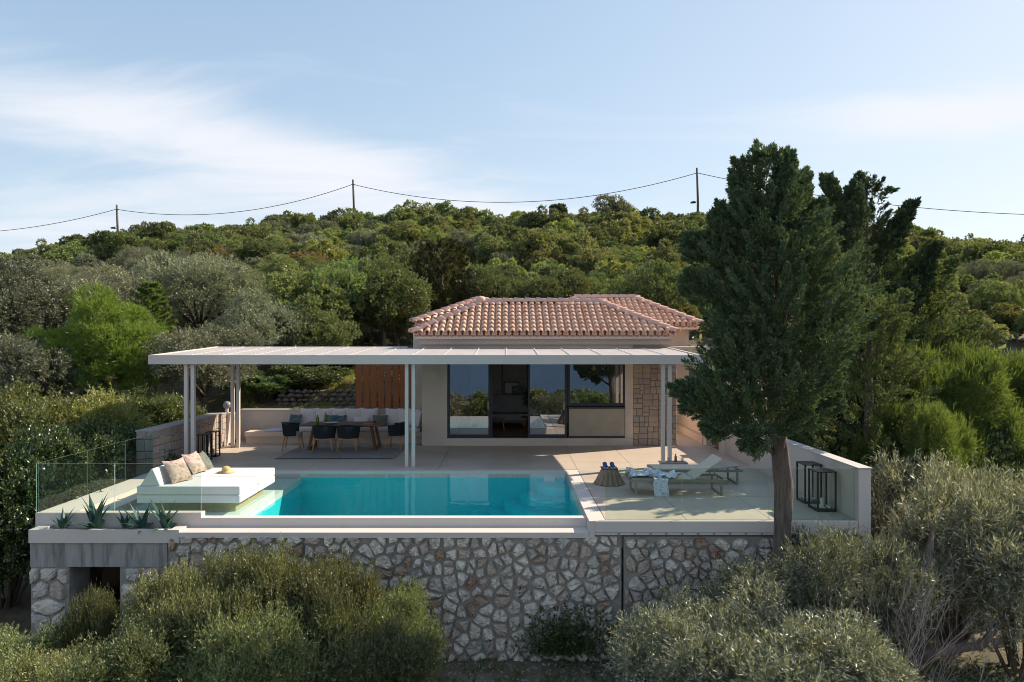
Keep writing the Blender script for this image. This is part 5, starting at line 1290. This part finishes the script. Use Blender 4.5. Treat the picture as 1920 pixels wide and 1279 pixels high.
# ------------------------------------------------------------------ dry stone terraces behind the bench
rng = random.Random(31)
def rubble(x0, x1, y, h, label, n):
    T = empty('dry_stone_wall', ((x0+x1)/2, y, hz((x0+x1)/2, y)), label, 'wall')
    oz = origin[T].z; dk = [mat('grey_rubble', (.20,.18,.165), (.10,.09,.085), .95, 5, .8, 20), mat('brown_rubble', (.22,.16,.12), (.12,.09,.07), .95, 5, .8, 20)]*2  # darker stone colours, grey and brown
    bs = []
    for v_ in range(4):
        b_ = bmesh.new(); bmesh.ops.create_icosphere(b_, subdivisions=1, radius=1)
        for q in b_.verts: q.co *= rng.uniform(.75, 1.15); 
        me = bpy.data.meshes.new('stone'); b_.to_mesh(me); b_.free(); me.materials.append(dk[v_]); bs.append(me)
    rows = int(h/.15)
    for r_ in range(rows):
        x = x0
        while x < x1:
            w_ = rng.uniform(.10,.2); o = link('stone', bs[rng.choices((0,1,2,3),(3,5,2,.5))[0]], T)
            o.location = Vector((x+w_, y+rng.uniform(-.06,.06)+r_*.05, hz(x, y)+.03+r_*.15))-origin[T]
            o.scale = (w_, .14, rng.uniform(.07,.10)); o.rotation_euler = (rng.uniform(-.2,.2), rng.uniform(-.3,.3), rng.uniform(-.4,.4)); x += w_*1.75
    return T
rubble(-8.2, -3.6, 24.2, .65, 'nearer dry stone terrace wall behind the bench', 0)
rubble(-6.0, -3.6, 26.6, .95, 'higher dry stone terrace wall left of the wooden screen', 0)
# grass
gx_ = np.random.RandomState(4); n = 5200
X1 = gx_.uniform(-9.5, -3.2, n); Y1 = gx_.uniform(22.6, 28.5, n); msk = (np.sin(X1*1.7)+np.sin(Y1*2.3+X1)) > -.3; X1, Y1 = X1[msk], Y1[msk]
P = np.stack([X1, Y1, height(X1, Y1)], -1); Dn = np.tile(np.array([[0, 0, 1.]]), (len(P), 1))
o = link('grass', quads_mesh('grass', leaves(P, Dn, gx_, 5, .02, .16, .012, .5, 1.0), G_grass)); tag(o, 'tufts of yellowish grass on the slope behind the bench', 'grass', kind='stuff')
# rubble and low growth at the foot of the wall
n = 4200; X1 = gx_.uniform(-9.5, 8.5, n); Y1 = gx_.uniform(10.2, 12.0, n)
mb = MB()
rr = random.Random(2)
for k in range(n):
    s = rr.uniform(.008, .030); z = hz(X1[k], Y1[k]); v_ = [(X1[k]+rr.uniform(-s,s), Y1[k]+rr.uniform(-s,s), z+rr.uniform(-.3,1)*s) for _ in range(4)]
    mb.add([(X1[k]-s, Y1[k]-s*.7, z), (X1[k]+s, Y1[k]-s*.8, z), (X1[k]+s*.2, Y1[k]+s, z), (X1[k]+rr.uniform(-.4,.4)*s, Y1[k], z+s*rr.uniform(.6,1.2))], [(0,1,3),(1,2,3),(2,0,3)])
tag(mb.build('gravel', mat('gravel_grey', (.34,.30,.26), (.20,.175,.15), .95, 9)), 'loose pale gravel at the foot of the retaining wall', 'gravel', kind='stuff')
P = np.stack([gx_.uniform(-9.5, 9, 2600), gx_.uniform(9.5, 12.0, 2600)], -1); P = np.column_stack([P, height(P[:, 0], P[:, 1])]); Dn = np.tile(np.array([[0, 0, 1.]]), (len(P), 1))
o = link('weeds', quads_mesh('weeds', leaves(P, Dn, gx_, 5, .05, .08, .02, 1.0, .6), G_dark)); tag(o, 'low weeds growing at the foot of the stone wall', 'weeds', kind='stuff')
# climbing plants on the wall foot
P = np.stack([gx_.normal(1.05, .35, 900), np.full(900, 12.0)+gx_.uniform(-.06, .02, 900), -2.35+np.abs(gx_.normal(0, .35, 900))], -1)
o = link('wall_creeper', quads_mesh('wall_creeper', leaves(P, np.tile(np.array([[0, -.6, .5]]), (900, 1)), gx_, 6, .08, .05, .03, 1.0, .2), G_dark)); tag(o, 'dark creeper climbing the foot of the rubble wall', 'creeper')

# ------------------------------------------------------------------ hillside shed, poles and cable
x, y = at(272, 74), 74.0; z = CAMZ-(497-HY)*y/F
SD = empty('shed', (x, y, z), 'small dark grey roofed shed among the trees on the left hillside', 'shed')
MB().box(x-1.0, x+1.0, y, y+2.4, z-3.5, z+.25).build('wall', mat('grey_block', (.14,.14,.15)), SD)
MB().add([(x-1.15,y-.15,z+.95),(x+1.2,y-.15,z+.55),(x+1.2,y+2.6,z+.7),(x-1.15,y+2.6,z+1.1),(x-1.15,y-.15,z+.25),(x+1.2,y-.15,z+.0),(x+1.2,y+2.6,z+.1),(x-1.15,y+2.6,z+.4)],[(0,1,2,3),(4,7,6,5),(0,4,5,1),(1,5,6,2),(2,6,7,3),(3,7,4,0)]).build('roof', mat('slate_grey', (.10,.105,.12), rough=.6), SD)
m_pole = mat('weathered_pole', (.16,.12,.095), (.10,.08,.065), .9, 3)
poles = [(220, 104, 384, 'wooden utility pole on the left ridge'), (663, 100, 337, 'tall wooden utility pole on the ridge left of centre'), (1308, 94, 315, 'tall wooden utility pole on the ridge left of the big cypress')]
tops = []
for px_, Y, top, lab in poles:
    x = at(px_, Y); g0 = hz(x, Y); zt = CAMZ-(top-HY)*Y/F
    T = empty('utility_pole', (x, Y, g0), lab, 'utility pole', 'utility poles on the ridge')
    MB().tube([(x,Y,g0-.5),(x+.05,Y,(g0+zt)/2),(x-.1,Y,zt)], [.19,.17,.13], 8).build('pole', m_pole, T, smooth=True)
    mb = MB(); mb.box(x-.35, x+.25, Y-.05, Y+.05, zt-.75, zt-.68); mb.build('bracket', m_pole, T)
    zl = CAMZ-({220:427, 663:392, 1308:379}[px_]-HY)*Y/F
    lp = MB(); lp.lathe([(.10,-.1),(.42,-.12),(.30,.05),(.06,.12)], (x-.62, Y, zl), 10); lp_ = lp.build('street_lamp', m_pole, T, smooth=True)
    MB().tube([(x,Y,zl+.12),(x-.62,Y,zl+.12)], .03, 5).build('lamp_arm', m_pole, T)
    tops.append(Vector((x-.1, Y-.15, zt-.72)))
def cable(a, b, sag, label, n=28, r=.045):
    pts = [a.lerp(b, t_)-Vector((0,0,sag*4*t_*(1-t_))) for t_ in [k/n for k in range(n+1)]]
    tag(MB().tube(pts, r, 5).build('power_cable', m_pole, smooth=True), label, 'cable', 'cables between the poles')
endL = Vector((at(-60, 108), 108, CAMZ-(437-HY)*108/F)); endR = Vector((at(2000, 90), 90, CAMZ-(404-HY)*90/F))
cable(endL, tops[0], .7, 'power cable running left from the leftmost pole'); cable(tops[0], tops[1], 2.3, 'sagging power cable between the two left poles')
cable(tops[1], tops[2], 3.3, 'long sagging power cable between the middle and right poles'); cable(tops[2], endR, 1.3, 'power cable running right behind the cypress tops')
print('objects', len(bpy.data.objects), 'tris', sum(len(m.polygons) for m in bpy.data.meshes)*2)
